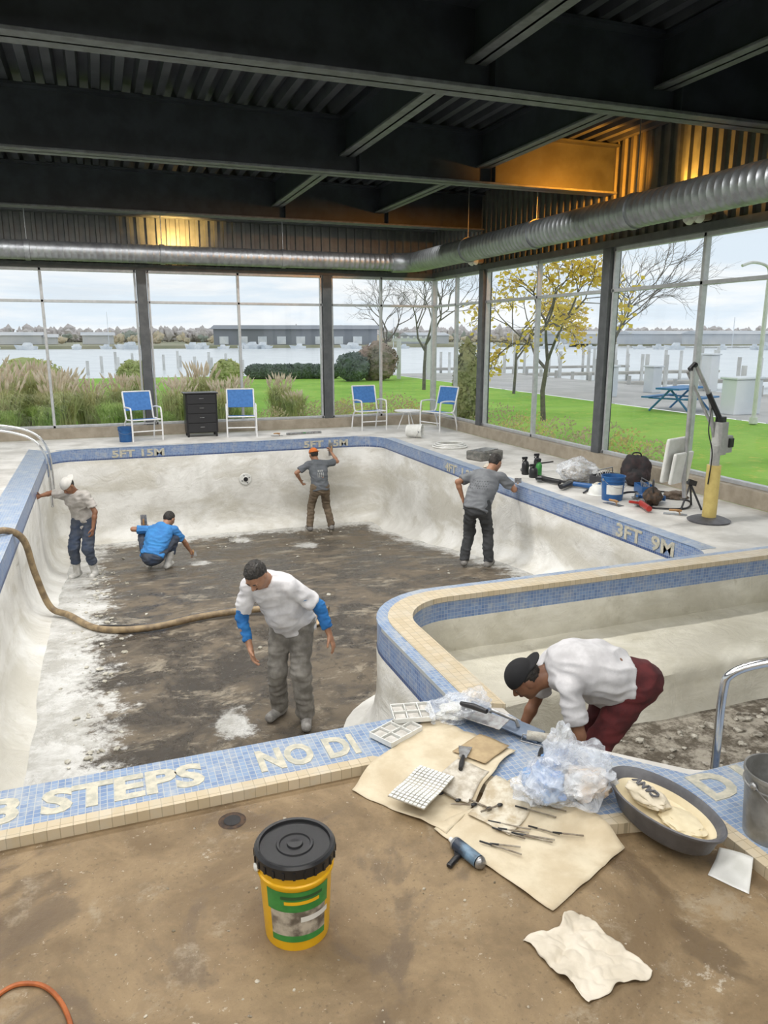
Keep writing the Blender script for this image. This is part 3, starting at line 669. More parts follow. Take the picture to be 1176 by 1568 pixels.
e6=person('pool_worker',(3.10,3.93,-.945),(-.96,.28),1.10,(0,-.14,.90),(0,.36,.96),[(-.13,-.02,.085),(.15,-.14,.085)],[(-.17,.30,.44),(.16,.50,.45)],
  hoff=(0,.165,-.03),fd=(0,.62,-.78),skin=skin2,shirt=shW,pants=paM,shoe=bootW,sleeve=.8,boots=True,fat=.05,hat='capback',hatm=capB,hems=-.04,seed=6,bend=.06,bag=.035,pole=((-1,-.6,0),(1,-.6,0)),curl=(.7,.7),h=.0105)
def trowel(name,loc,rot,s=1,parent=None):
    e=empty(name,loc,0,s); e.rotation_euler=rot; e.parent=parent
    g=G(); g.box((0,0,0),(.11,.30,.004)); g.obj('blade',metalm,e,bevel=.001)
    g=G(); g.tube(catm([(0,-.06,.002),(0,-.05,.03),(0,0,.045)],4),.007,8); g.tube([(0,-.08,.05),(0,-.02,.056),(0,.08,.05)],[.014,.018,.015],10); g.obj('handle',woodm,e,True)
    return e
for i,(en,w,off) in enumerate(((e2,'w1',(.02,.10,.0)),(e3,'w1',(0,.08,.06)),(e4,'w1',(.03,.06,-.06)),(e4,'w0',(0,.05,.10)))):
    w_=V(en[w]); trowel('trowel',w_+V(off),((0,0,.3) if i==2 else (math.pi/2,0,.2)),.9,en)
# ------------------------------------------------------------------ props
def bucket(name,loc,r=.15,h=.37,body=bluep,lid=None,label=None,rot=(0,0,0)):
    e=empty(name,loc); e.rotation_euler=rot
    g=G(); pr=[(0,0),(r*.86,0),(r*.87,.01),(r*.97,h*.78),(r*1.03,h*.79),(r*1.03,h*.81),(r*.985,h*.82),(r,h*.94),(r*1.04,h*.95),(r*1.04,h),(r*.98,h)]
    if not lid: pr+=[(r*.96,h*.95),(r*.84,.012),(0,.012)]
    g.lathe(pr,40); g.obj('pail',body,e,True,0,.5)
    if lid:
        g=G(); g.lathe([(r*1.0,h*.92),(r*1.07,h*.92),(r*1.08,h+.012),(r*1.03,h+.022),(r*.95,h+.020),(r*.93,h+.008),(r*.5,h+.008),(r*.48,h+.014),(r*.42,h+.014),(r*.4,h+.008),(r*.22,h+.008),(r*.2,h+.016),(.02,h+.016),(0,h+.02)],40)
        for k in range(24):
            a=k*math.pi/12; g.box((r*1.08*math.cos(a),r*1.08*math.sin(a),h*.96),(.006,.010,h*.08),(0,0,a))
        g.obj('lid',lid,e,True,0,.5)
    g=G()
    P=[(r*1.06*math.cos(math.pi*k/14),-.02+(r*1.05*math.sin(math.pi*k/14) if lid else -r*1.05*math.sin(math.pi*k/14)),h*.86-h*.30*math.sin(math.pi*k/14)) for k in range(15)]
    g.tube(P,.003,6); g.ico((r*1.05,0,h*.86),(.012,.02,.02)); g.ico((-r*1.05,0,h*.86),(.012,.02,.02)); g.obj('bail_handle',metalm if not lid else whitep,e,True)
    if label:
        for nm,z0,z1,a1,a2,mt,dr in label:
            g=G(); vs=[];n=24
            for k in range(n+1):
                a=a1+(a2-a1)*k/n
                for z in(z0,z1):
                    rr=r*(.87+.10*min(z/(h*.78),1))+.0015+dr; vs.append((rr*math.cos(a),rr*math.sin(a),z))
            g.add(vs,[(2*k,2*k+2,2*k+3,2*k+1) for k in range(n)]); g.obj(nm,mt,e,True)
    return e
photo_lab=M('label_photo',(.50,.45,.37),(.12,.10,.08),14,.4); gtxt=M('label_text',(.03,.10,.03),None,10,.5)
a=-math.pi/2-.22
yb=bucket('yellow_bucket',(.59,2.62,-.05),.152,.385,yellowp,blackp,[('label_green',.19,.285,a-.9,a+1.0,greenp,0),('label_photo',.075,.19,a-.8,a+.9,photo_lab,.0),('label_white',.14,.165,a+.1,a+1.0,whitep,.001),('label_strip',.045,.075,a-.8,a+.9,greenp,0),('label_text',.250,.264,a-.45,a+.75,gtxt,.001),('label_text_b',.225,.241,a-.35,a+.65,yellowp,.001)])
bucket('blue_bucket',(6.95,9.0,0),.17,.36,bluep,None,[('label',.1,.24,a-1,a+.6,whitep,.0)])
bucket('blue_bucket',(.44,18.1,0),.16,.34,bluep)
bucket('white_bucket',(6.75,16.55,.165),.16,.38,whitep,None,None,(math.pi/2,0,.9))
bucket('steel_pail',(2.87,2.33,.006),.15,.34,M('pail_steel',(.35,.35,.34),(.22,.22,.21),8,.4,.5))
def edge_d(x,y):
    p=V((x,y)); best=9; sg=1
    for a,b in zip(Eo[:-1],Eo[1:]):
        d=b-a; t=max(0,min(1,(p-a).dot(d)/d.length_squared)); q=a+d*t; D=(p-q).length
        if D<best: best=D; sg=1 if d.cross(p-a)>0 else -1
    return best*sg
def gh(x,y):
    d=edge_d(x,y); return .01 if d>-.01 else -.05+.06*(1-sstep(.01,.13,-d))
def sheet(name,c,mat,n=26,amp=.012,lift=.004,fr=6,seed=0,curl=0,jag=0,parent=None):
    c=[V(p) for p in c]; vs=[]
    for j in range(n+1):
        for i in range(n+1):
            s,t=i/n,j/n; p=c[0].lerp(c[1],s).lerp(c[3].lerp(c[2],s),t)
            if jag: p+=V((noise.noise(V((s*3,t*3,seed))),noise.noise(V((s*3,t*3,seed+9)))))*jag
            k=abs(noise.noise(V((p.x*fr,p.y*fr,seed))))+.5*abs(noise.noise(V((p.x*fr*2.3,p.y*fr*2.3,seed+3))))
            ed=max(abs(s-.5),abs(t-.5))*2
            vs.append((p.x,p.y,gh(p.x,p.y)+lift+k*amp+curl*max(0,ed-.75)**1*4*max(0,noise.noise(V((s*2,t*2,seed+5))))))
    fs=[(j*(n+1)+i,j*(n+1)+i+1,(j+1)*(n+1)+i+1,(j+1)*(n+1)+i) for j in range(n) for i in range(n)]
    o=mk(name,vs,fs,mat,parent,True,0,0); m=o.modifiers.new('s','SOLIDIFY'); m.thickness=.0015; return o
sheet('kraft_paper_sheet',[(1.10,3.45),(1.75,3.93),(2.08,3.40),(1.42,2.93)],paperm,amp=.016,seed=1,curl=.04,jag=.03)
sheet('kraft_paper_sheet',[(1.38,2.99),(1.63,2.31),(2.18,2.54),(2.02,3.18)],paperm,amp=.012,seed=2,lift=.010,curl=.04,jag=.02)
sheet('printed_drawing',[(1.58,3.02),(1.70,2.80),(1.95,2.95),(1.84,3.2)],M('drawing_paper',(.66,.61,.50),(.46,.38,.26),18,.7),14,.01,.022,seed=3)
sheet('printed_drawing',[(1.50,3.28),(1.62,3.10),(1.82,3.24),(1.72,3.42)],M('drawing_paper_b',(.64,.60,.52),(.42,.37,.29),22,.7),14,.01,.022,seed=6)
sheet('cardboard_scrap',[(1.72,3.50),(1.84,3.32),(2.06,3.44),(1.96,3.62)],M('cardboard',(.50,.38,.22),(.38,.28,.16),9,.8),12,.01,.022,seed=16)
sheet('notebook',[(2.42,2.26),(2.5,2.10),(2.64,2.22),(2.58,2.36)],whitep,10,.004,.004,seed=8)
sheet('crumpled_paper_towel',[(1.43,2.22),(1.73,2.25),(1.82,1.91),(1.50,1.87)],towelm,60,.036,.003,9,seed=4,curl=.04,jag=.03)
back_m=M('mesh_backing',(.42,.38,.30),None,9,.8)
def mosaic(name,loc,rz,nx,ny,s=.026,tray=False,tilt=0):
    e=empty(name,loc,rz); e.rotation_euler=(tilt,0,rz); g=G()
    for i in range(nx):
        for j in range(ny):
            if tray: continue
            g.box(((i-nx/2)*s,(j-ny/2)*s,.006+.004*math.sin(i*.7)),(s*.78,s*.78,.006))
    if tray:
        g.box((0,0,.004),(nx*s,ny*s,.006))
        for i in range(nx//3+1): g.box(((i*3-nx/2)*s,0,.02),(.006,ny*s,.03))
        for j in range(ny//3+1): g.box((0,(j*3-ny/2)*s,.02),(nx*s,.006,.03))
    g.obj('tiles' if not tray else 'tray',whitep,e)
    if tray:
        g=G()
        for i in range(nx//3):
            for j in range(ny//3): g.box(((i*3+1.5-nx/2)*s,(j*3+1.5-ny/2)*s,.016),(s*2.3,s*2.3,.012),(0,0,random.uniform(-.2,.2)))
        g.obj('packed_tiles',M('packed_tile',(.42,.40,.36),(.58,.56,.52),20,.5),e)
    else:
        g=G(); g.box((-.01,-.01,.002),(nx*s,ny*s,.003)); g.obj('backing',back_m,e)
mosaic('mosaic_tile_sheet',(1.42,3.25,.035),.65,14,9,.024)
mosaic('plastic_tile_tray',(1.50,3.82,.014),.45,9,6,.030,True)
mosaic('plastic_tile_tray',(1.66,3.95,.045),-.2,9,6,.028,True,.08)
tl=empty('sculpting_tools',(0,0,0)); g=G(); g2=G(); random.seed(9)
for k in range(11):
    x=1.68+.036*k+random.uniform(-.015,.015); y=2.66+.04*(k%5)+random.uniform(-.03,.03); a=2.45+random.uniform(-.2,.2); L=random.uniform(.14,.22); z=gh(x,y)+.028
    d=V((math.cos(a),math.sin(a),0)); g.tube([V((x,y,z)),V((x,y,z))+d*L*.75],.004,6); g2.tube([V((x,y,z))+d*L*.7,V((x,y,z))+d*L],[.005,.0045],8)
for k in range(6):
    x=1.46+.06*k; y=3.26-.05*k+random.uniform(-.05,.05); a=random.uniform(2,3.4); d=V((math.cos(a),math.sin(a),0)); z=gh(x,y)+.035
    g.tube([V((x,y,z)),V((x,y,z))+d*.12],.005,6); g2.ico(V((x,y,z)),(.018,.012,.008))
g.obj('steel_rods',M('dirty_steel',(.30,.27,.22),(.14,.11,.08),18,.5,.6),tl,True); g2.obj('handles',blackp,tl,True)
e=empty('putty_knife',(1.74,3.40,.045),1.0); g=G(); g.add([V((0,-.02,0)),V((0,.02,0)),V((.12,.04,0)),V((.12,-.04,0)),V((0,-.02,.003)),V((0,.02,.003)),V((.12,.04,.002)),V((.12,-.04,.002))],[(0,1,2,3),(4,7,6,5),(0,4,5,1),(1,5,6,2),(2,6,7,3),(3,7,4,0)]); g.obj('blade',metalm,e); g=G(); g.tube([(-.12,0,.003),(-.06,0,.003),(.01,0,.003)],[.012,.016,.010],10); g.obj('handle',blackp,e,True)
e=empty('spray_can',(1.445,2.74,-.018)); e.rotation_euler=(math.pi/2,0,.28)
g=G(); g.lathe([(0,-.1),(.028,-.1),(.031,-.095),(.031,-.02)],24); g.lathe([(.031,.075),(.031,.08),(.022,.095),(.012,.1),(0,.1)],24); g.obj('can',metalm,e,True)
g=G(); g.lathe([(.0315,-.085),(.0315,.07)],24); g.obj('label',M('can_label',(.02,.03,.05),(.16,.26,.36),9,.35),e,True)
g=G(); g.lathe([(0,-.13),(.012,-.13),(.014,-.1)],12); g.obj('nozzle',whitep,e,True)
e=empty('utility_knife',(1.37,2.74,-.035),.6); g=G(); g.box((0,0,0),(.10,.028,.02)); g.box((.05,.012,.0),(.05,.03,.018),(0,0,.6)); g.obj('grip',blackp,e,bevel=.006)
e=empty('plastic_bag',(2.11,2.93,.015)); g=G(); g.ico((0,0,.12),(.24,.20,.13),True,.32,1.7,seed=2); g.ico((-.02,.05,.25),(.08,.07,.13),True,.5,2.2,seed=5); g.ico((.17,.08,.11),(.13,.12,.10),True,.4,2,seed=15); g.ico((-.2,.02,.08),(.10,.10,.07),True,.4,2,seed=17); g.obj('film',bagm,e,True,0,.6)
g=G(); g.ico((-.13,.02,.09),(.10,.11,.07),True,.4,2,seed=3); g.ico((.02,.12,.13),(.12,.05,.05),True,.4,2,seed=9); g.obj('blue_contents',M('bag_blue',(.02,.13,.42),(.22,.36,.58),5,.4),e,True); g=G(); g.ico((.07,-.05,.09),(.12,.10,.07),True,.4,2,seed=7); g.obj('cream_contents',M('cream_pack',(.68,.54,.40),(.62,.64,.66),7,.5),e,True)
e=empty('plastic_bag',(1.93,3.88,.015)); g=G(); g.ico((0,0,.06),(.20,.13,.08),True,.35,1.8,seed=11); g.ico((.12,-.02,.10),(.09,.08,.08),True,.4,2,seed=12); g.obj('film',bagm,e,True,0,.6); g=G(); g.ico((0,0,.045),(.12,.08,.04),True,.4,2,seed=13); g.obj('contents',whitep,e,True)
e=empty('grout_float',(2.14,3.66,.06)); e.rotation_euler=(.1,.12,-.95); g=G(); g.box((0,0,0),(.50,.13,.012)); g.obj('pad',M('float_blue',(.18,.22,.29),(.11,.15,.21),8,.4,.5),e,bevel=.004)
g=G(); g.tube([(-.1,0,.01),(-.08,0,.045),(.08,0,.045),(.1,0,.01)],.012,10); g.obj('handle',metalm,e,True)
e=empty('finishing_trowel',(1.98,3.72,.10)); e.rotation_euler=(.2,-.1,-1.15); g=G(); g.box((0,0,0),(.44,.11,.005)); g.obj('blade',metalm,e,bevel=.001); g=G(); g.tube(catm([(-.09,0,.01),(-.08,0,.05),(.06,0,.055)],4),.008,8); g.tube([(-.1,0,.055),(0,0,.062),(.1,0,.055)],[.014,.019,.015],10); g.obj('handle',blackp,e,True)
e=empty('paint_roller',(2.28,3.42,.05),.9); g=G(); g.tube([(0,-.1,0),(0,.1,0)],.028,16); g.obj('sleeve',M('roller_nap',(.50,.48,.42),(.36,.33,.28),30,.9,0,.8,60),e,True,0,.6); g=G(); g.tube([(0,.1,0),(0,.125,0),(-.08,.125,.0),(-.10,0,0),(-.13,0,0)],.004,8); g.obj('wire_frame',metalm,e,True); g=G(); g.tube([(-.13,0,0),(-.18,0,0),(-.25,0,0)],[.012,.015,.013],10); g.obj('grip',blackp,e,True)
e=empty('work_glove',(2.30,3.18,.02),.4); g=G(); g.ico((0,0,.02),(.06,.05,.02),True,.2,2,seed=3)
for k in range(4): g.tube([(.04,-.035+.023*k,.02),(.12-.01*abs(k-1.5),-.045+.03*k,.022)],[.013,.011],8)
g.tube([(0,-.04,.02),(.05,-.085,.02)],[.014,.012],8); g.tube([(-.11,0,.02),(-.03,0,.02)],[.04,.045],12); g.obj('glove',M('glove_grey',(.35,.34,.32),(.15,.15,.16),12,.8),e,True)
e=empty('oval_mixing_tub',(2.41,2.56,.012),.12); g=G(); Mx=Matrix.Diagonal((.52,1,1,1))
g.lathe([(0,0),(.24,0),(.27,.02),(.31,.11),(.33,.12),(.335,.135),(.325,.14),(.30,.125),(.26,.03),(0,.02)],48,Mx); g.obj('tub',rubber,e,True,0,.9)
g=G(); g.lathe([(.285,.095),(.25,.06),(.2,.05),(0,.055)],48,Mx); g.obj('plaster_lining',creamm,e,True)
g=G(); g.ico((-.01,.10,.11),(.07,.13,.035),True,.22,2,seed=4); g.obj('cream_cloth',M('cloth_cream',(.70,.63,.50),(.56,.49,.36),7,.8),e,True)
g=G(); g.ico((.02,-.10,.075),(.08,.12,.025),True,.2,2,seed=6); g.obj('cream_paste',creamm,e,True)
text('cloth_letters','CANV',.06,rubber,Matrix.Translation((.0,.02,.150))@Matrix.Rotation(1.45,4,'Z'),e)
e=empty('floor_drain',(.45,3.42,-.049)); g=G(); g.lathe([(0,.001),(.045,.001),(.05,.004),(.06,.004),(.07,.0)],24); g.obj('ring',M('rust',(.08,.045,.025),(.03,.02,.015),30,.8),e,True)
g=G(); g.lathe([(0,.003),(.043,.003)],20); g.obj('hole',blackp,e)
g=G(); g.tube(catm([(-.75,2.35,-.04),(-.55,2.66,-.04),(-.42,2.68,-.04),(-.32,2.56,-.04),(-.27,2.35,-.04),(-.3,2.1,-.04),(-.6,1.9,-.04)],8),.009,8); g.obj('orange_extension_cord',orangem,None,True)
random.seed(31); g=G()
for _ in range(110): chip(g,random.uniform(-1.2,2.3),random.uniform(1.7,3.45),-.05,random.choice((.003,.005,.008)))
g.obj('floor_grit',M('grit',(.5,.45,.36),(.12,.09,.05),20,.8))
hp=catm([(-2.6,8.6,.05),(-1.9,9.2,.05),(-1.45,9.65,.05),(-1.22,9.85,.06),(-1.05,10.0,-.12),(-.98,10.15,-.6),(-.85,10.2,floorz(10)+.12),(-.62,9.95,floorz(10)+.06),(-.25,9.2,-1.10),(.32,8.92,-1.06),(.95,9.08,-1.06),(1.6,9.1,-1.06),(2.3,8.9,-1.06),(2.5,8.75,-1.06)],8)
g=G(); g.tube(hp,.042,10); g.obj('plaster_hose',hosem,None,True)
g=G(); g.tube(catm([V((a.x,a.y+.09,a.z+.0)) for a in hp[64:]][::8],6),.02,8); g.obj('air_hose',blackp,None,True)
e=empty('mortar_board',(2.05,8.4,floorz(8.4)+.03),.5); g=G(); g.box((0,0,0),(.5,.3,.02)); g.box((.1,0,.04),(.3,.06,.05)); g.obj('board',M('board_wood',(.45,.33,.20),(.34,.26,.17),8,.7),e,bevel=.004)
def rail(name,pts,r=.022,fl=()):
    e=empty(name); g=G(); g.tube(catm(pts,8),r,14); g.obj('rail',chrome,e,True,0,0)
    g=G()
    for f in fl: g.lathe([(0,.02),(r*1.4,.02),(r*2.2,.005),(r*2.3,0)],18,Matrix.Translation(f))
    if fl: g.obj('escutcheons',chrome,e,True)
rail('pool_handrail',[(3.14,2.97,-.6),(3.14,2.97,-.3),(3.14,2.97,0),(3.14,2.97,.40),(3.17,2.95,.52),(3.32,2.86,.60),(3.6,2.68,.68),(3.9,2.50,.70),(4.0,2.42,.6),(4.0,2.42,.3),(4.0,2.42,0)],.024,[(4.0,2.42,.006)])
for y in (15.2,16.0):
    rail('pool_ladder_rail',[(-2.35,y,0),(-2.35,y,.4),(-2.2,y,.64),(-1.8,y,.68),(-1.3,y,.52),(-1.08,y,.2),(-1.04,y,-.2),(-1.04,y,-.8)],.024,[(-2.35,y,0)])
e=empty('pool_lift',(7.30,7.45,0),.25)
g=G(); g.lathe([(0,0),(.26,0),(.27,.02),(.20,.05),(.1,.06),(0,.06)],24); g.obj('base',rubber,e,True)
g=G(); g.tube([(0,0,.05),(0,0,.74)],.088,20); g.obj('yellow_post',postp,e,True,0,.5)
g=G(); g.tube([(0,0,.7),(0,0,1.0)],.06,16); g.box((.06,0,1.08),(.14,.14,.42)); g.box((.19,-.02,1.0),(.14,.10,.22)); g.obj('column',M('lift_grey',(.50,.50,.48),(.38,.38,.37),8,.5),e,bevel=.01)
g=G(); g.box((.20,-.08,1.02),(.10,.03,.12)); g.box((.05,.0,1.32),(.1,.1,.08)); g.obj('control_box',blackp,e,bevel=.01)
g=G(); g.tube([(.05,0,1.30),(-.20,.05,1.66)],.034,12); g.tube([(-.45,.1,2.02),(-.53,.12,1.95)],.036,10); g.tube(catm([(-.1,.05,1.5),(-.2,0,1.2),(-.12,-.03,.9),(-.1,0,.5)],6),.008,6); g.obj('boom',blackp,e,True,0,.5)
g=G(); g.tube([(-.18,.045,1.63),(-.45,.1,2.02)],.028,12); g.tube([(.0,.08,1.22),(-.48,.18,1.92)],.02,10); g.tube([(-.50,.1,1.98),(-.47,.1,.55),(-.43,.1,.35)],.028,10); g.tube([(-.0,.05,1.1),(-.15,.08,1.7)],.02,10); g.obj('hanger_bar',M('lift_steel',(.55,.55,.56),(.42,.42,.43),9,.32,.7),e,True)
g=G(); g.box((-.55,.20,.84),(.52,.05,.56),(.10,0,.1)); g.box((-.53,.12,.74),(.44,.05,.40),(.12,0,.1)); g.obj('seat',whitep,e,bevel=.02)
def chair(loc,rz,s=1.15):
    e=empty('patio_chair',loc,rz,s); g=G(); w=.30
    for sx in(-1,1):
        x=sx*w
        g.tube(catm([(x,-.26,0),(x,-.27,.35),(x,-.25,.60),(x,-.20,.655),(x,.05,.66),(x,.20,.64)],5),.017,8)
        g.tube(catm([(x,.30,0),(x,.22,.30),(x,.10,.42)],5),.017,8)
        g.tube([(x*.93,-.22,.42),(x*.93,.15,.40),(x*.93,.20,.46),(x*.93,.33,.95)],.017,8)
    g.tube([(-w*.93,.33,.95),(w*.93,.33,.95)],.014,8); g.tube([(-w,-.22,.42),(w,-.22,.42)],.014,8); g.tube([(-w,.24,.3),(w,.24,.3)],.012,8); g.tube([(-w,-.27,.2),(w,-.27,.2)],.012,8)
    g.obj('frame',whitef,e,True)
    g=G(); g.box((0,-.03,.415),(w*1.8,.40,.012),(-.05,0,0)); g.box((0,.28,.76),(w*1.8,.012,.38),(-.27,0,0)); g.obj('sling',chairblue,e,bevel=.004)
chair((.85,18.3,0),.25); chair((3.12,18.25,0),-.15); chair((6.45,18.4,0),.1); chair((8.0,17.5,0),-1.2)
e=empty('side_table',(7.35,18.0,0)); g=G(); g.lathe([(0,.5),(.33,.5),(.34,.49),(.33,.47),(0,.47)],28)
for k in range(3):
    a=k*2.09+.4; g.tube([(.08*math.cos(a),.08*math.sin(a),.47),(.26*math.cos(a),.26*math.sin(a),0)],.014,8)
g.obj('table',whitef,e,True,0,.5)
e=empty('drawer_cabinet',(2.2,18.55,0)); g=G(); g.box((0,0,.56),(.74,.45,.92)); g.box((0,0,1.035),(.80,.50,.03))
for sx in(-1,1):
    for sy in(-1,1): g.box((sx*.33,sy*.18,.05),(.05,.05,.10))
g.obj('carcass',blackp,e,bevel=.008); g=G(); g2=G()
for k in range(4): g.box((0,-.235,.22+.225*k),(.66,.02,.205)); g2.box((0,-.25,.24+.225*k),(.10,.014,.012))
g.obj('drawer_fronts',M('drawer_dark',(.018,.018,.02),None,8,.5),e,bevel=.006); g2.obj('pulls',metalm,e)
def backpack(loc,rz):
    e=empty('black_backpack',loc,rz); g=G(); g.ico((0,0,.24),(.24,.17,.26),True,.22,1.8,seed=3); g.ico((0,-.14,.17),(.16,.08,.13),True,.2,2,seed=5); g.obj('pack',M('pack_black',(.02,.02,.022),(.05,.03,.03),7,.8),e,True,0,0)
    g=G(); g.tube(catm([(-.08,0,.46),(-.05,0,.53),(.05,0,.53),(.08,0,.46)],5),.012,8); g.tube(catm([(-.12,.12,.42),(-.16,.24,.3),(-.14,.16,.08)],5),.018,8); g.obj('straps',blackp,e,True)
backpack((7.95,9.75,0),-.5)
e=empty('plastic_wrapped_bundle',(7.3,10.4,0)); g=G(); g.ico((0,0,.19),(.33,.27,.19),True,.3,1.7,seed=21); g.obj('film',bagm,e,True,0,.6); g=G(); g.ico((0,0,.13),(.26,.2,.12),True,.3,2,seed=22); g.obj('contents',M('bundle',(.5,.46,.38),(.18,.15,.12),9,.7),e,True)
def bottle(loc,m,h=.24,r=.045):
    e=empty('spray_bottle',loc); g=G(); g.lathe([(0,0),(r,0),(r*1.05,.01),(r*1.05,h*.6),(r*.8,h*.75),(r*.35,h*.82),(r*.35,h*.9)],20); g.obj('bottle',m,e,True,0,.6)
    g=G(); g.box((-.02,0,h*.97),(.10,.03,.04)); g.box((-.05,0,h*.88),(.012,.02,.07),(0,.4,0)); g.lathe([(0,h*.93),(r*.42,h*.92),(r*.42,h*.84)],12); g.obj('trigger',blackp,e,bevel=.004)
bottle((6.82,11.25,0),blackp,.3,.06); bottle((7.0,11.1,0),greenp,.28,.05); bottle((7.15,11.4,0),blackp,.32,.06); bottle((6.80,10.95,0),blackp,.22,.07)
e=empty('tool_case',(6.95,13.0,0),.3); g=G(); g.box((0,0,.09),(.62,.42,.18)); g.obj('case',M('case_grey',(.2,.19,.17),(.1,.1,.09),12,.6),e,bevel=.03); g=G(); g.tube([(-.1,-.23,.12),(-.08,-.27,.12),(.08,-.27,.12),(.1,-.23,.12)],.01,8); g.box((0,0,.185),(.5,.3,.02),(0,0,.2)); g.obj('handle',metalm,e)
g=G()
for k in range(3): g.tube([(7.0+(.34-.04*k)*math.cos(t)*1.1,14.7+(.34-.04*k)*math.sin(t),.03+.03*k) for t in [j*2*math.pi/28 for j in range(29)]],.018,6)
g.obj('coiled_white_hose',whitep,None,True)
def grinder(loc,rz,m=blackp):
    e=empty('angle_grinder',loc,rz,1.2); g=G(); g.tube([(-.2,0,.05),(.06,0,.05),(.12,0,.055)],[.032,.036,.03],14); g.tube([(.1,0,.05),(.1,.14,.07)],.016,10); g.obj('motor_body',m,e,True,0,.6)
    g=G(); g.lathe([(0,.0),(.06,.0),(.065,.004),(.0,.012)],20,Matrix.Translation((.14,0,.02))); g.lathe([(.0,.06),(.035,.06),(.04,.03),(.04,.01)],16,Matrix.Translation((.13,0,.02))); g.obj('disc_head',metalm,e,True)
grinder((6.80,9.95,0),.6); grinder((7.4,8.75,0),2.2,bluep); grinder((7.05,9.75,0),-1.1,bluep); grinder((6.95,8.3,0),1.2,redp); grinder((7.2,9.5,0),.2); grinder((6.75,10.4,0),1.9)
def toolbox(loc,rz,m,s=1):
    e=empty('open_toolbox',loc,rz,s); g=G(); g.box((0,0,.01),(.5,.26,.02))
    for a in(-1,1): g.box((0,a*.125,.09),(.5,.012,.16)); g.box((a*.245,0,.09),(.012,.26,.16))
    g.obj('tray',m,e,bevel=.006); g=G(); g.tube([(-.24,0,.16),(-.22,0,.26),(.22,0,.26),(.24,0,.16)],.01,8)
    for k in range(6): g.tube([(-.2+.07*k,-.06+.03*(k%3),.04),(-.16+.07*k,.03,.22)],[.012,.008],8)
    g.obj('tools',metalm,e,True)
toolbox((7.55,10.0,0),.4,M('toolbox_dark',(.05,.05,.055),None,8,.5)); toolbox((7.7,9.2,0),1.2,bluep,.8)
def hardhat(loc,rz,m):
    e=empty('hard_hat',loc,rz); g=G(); Mx=Matrix.Diagonal((.85,1,1,1)); g.lathe([(.165,0),(.16,.005),(.14,.01),(.135,.05),(.12,.095),(.08,.13),(.03,.145),(0,.147)],28,Mx); g.box((0,-.15,.008),(.15,.09,.008)); g.box((0,0,.14),(.02,.18,.02)); g.obj('shell',m,e,True,0,.8)
hardhat((6.98,9.40,0),.5,whitep)
def rag(name,loc,r,m,seed): 
    g=G(); g.ico((loc[0],loc[1],loc[2]+r*.25),(r,r*.8,r*.35),True,.5,1.8,seed=seed); g.obj(name,m,None,True,0,0)
rag('crumpled_rag',(7.9,8.75,0),.17,M('rag_brown',(.10,.07,.05),(.2,.16,.12),8,.9),3); rag('crumpled_rag',(7.25,9.75,0),.14,towelm,5); rag('crumpled_rag',(6.6,12.1,0),.12,towelm,7)
g=G(); g.tube(catm([(7.4,8.6,.015),(7.1,8.3,.015),(7.5,8.1,.015),(7.9,8.5,.015),(7.6,8.9,.015),(7.9,9.2,.015),(8.2,8.9,.015)],7),.013,6); g.tube(catm([(6.8,9.5,.015),(7.1,9.7,.015),(7.3,9.5,.015),(7.2,9.2,.015),(7.5,9.3,.015),(7.8,9.1,.015)],7),.013,6); g.tube(catm([(6.75,10.1,.015),(7.0,10.6,.015),(6.9,11.5,.015),(7.4,12.0,.015),(8.0,12.2,.015)],7),.012,6); g.obj('power_cord',blackp,None,True)
e=empty('tool_bag',(7.30,8.55,0),.9); g=G(); g.ico((0,0,.11),(.22,.13,.12),True,.25,2,seed=31); g.obj('bag',M('canvas_brown',(.10,.06,.035),(.03,.025,.02),12,.8),e,True,0,0); g=G(); g.tube(catm([(-.14,0,.19),(-.08,0,.33),(.08,0,.33),(.14,0,.19)],6),.012,8); g.obj('handle',blackp,e,True)
e=empty('work_lamp_stand',(7.55,8.1,0),.2); g=G(); g.tube([(-.15,0,.02),(0,0,.36),(.2,.1,.02)],.014,8); g.tube([(0,0,.36),(.02,-.2,.02)],.014,8); g.box((0,0,.38),(.18,.08,.07),(0,.3,0)); g.obj('frame',blackp,e)
trowel('trowel',(7.15,7.9,.006),(0,0,.8)); trowel('trowel',(3.9,17.9,.006),(0,0,1.4)); trowel('trowel',(6.75,8.7,.006),(0,0,.2))
e=empty('spirit_level',(4.6,18.0,.03),.1); g=G(); g.box((0,0,0),(.9,.06,.05)); g.obj('bar',metalm,e,bevel=.005); g=G(); g.tube([(-.03,-.032,.005),(.03,-.032,.005)],.012,8); g.obj('vial',greenp,e,True)
backpack((-2.1,13.2,0),1.0)
# ------------------------------------------------------------------ outside
def lawn_mat():
    m,nt,b=new('lawn_grass'); p=N(nt,'ShaderNodeNewGeometry').outputs['Position']
    c=mixc(nt,ramp(nt,nz(nt,p,.25,8,.7),.35,.65),(.21,.44,.04),(.34,.58,.08))
    c=mixc(nt,math_(nt,'MULTIPLY',ramp(nt,nz(nt,p,3,7,.85),.55,.64),.75),c,(.66,.58,.12))
    nt.links.new(c,b.inputs['Base Color']); b.inputs['Roughness'].default_value=.9; bumpn(nt,b,nz(nt,p,30,4),.5,.05); return m
lawn=lawn_mat(); watm=M('river_water',(.74,.78,.80),(.66,.70,.73),.3,.25,0,.12,1.2); pave=M('promenade_concrete',(.56,.54,.52),(.46,.45,.43),.6,.8)  # water base colour paled to stand in for the sky's reflection
HB_=[(-7.15,-4.3),(8.78,-4.3),(8.78,19.36),(-7.15,19.36)]
fill('lawn',[(-130,-60),(18,-60),(18,48),(-130,56)],[HB_],-.12,lawn)
fill('promenade',[(18,-60),(26,-60),(26,47),(18,48)],[],-.10,pave)
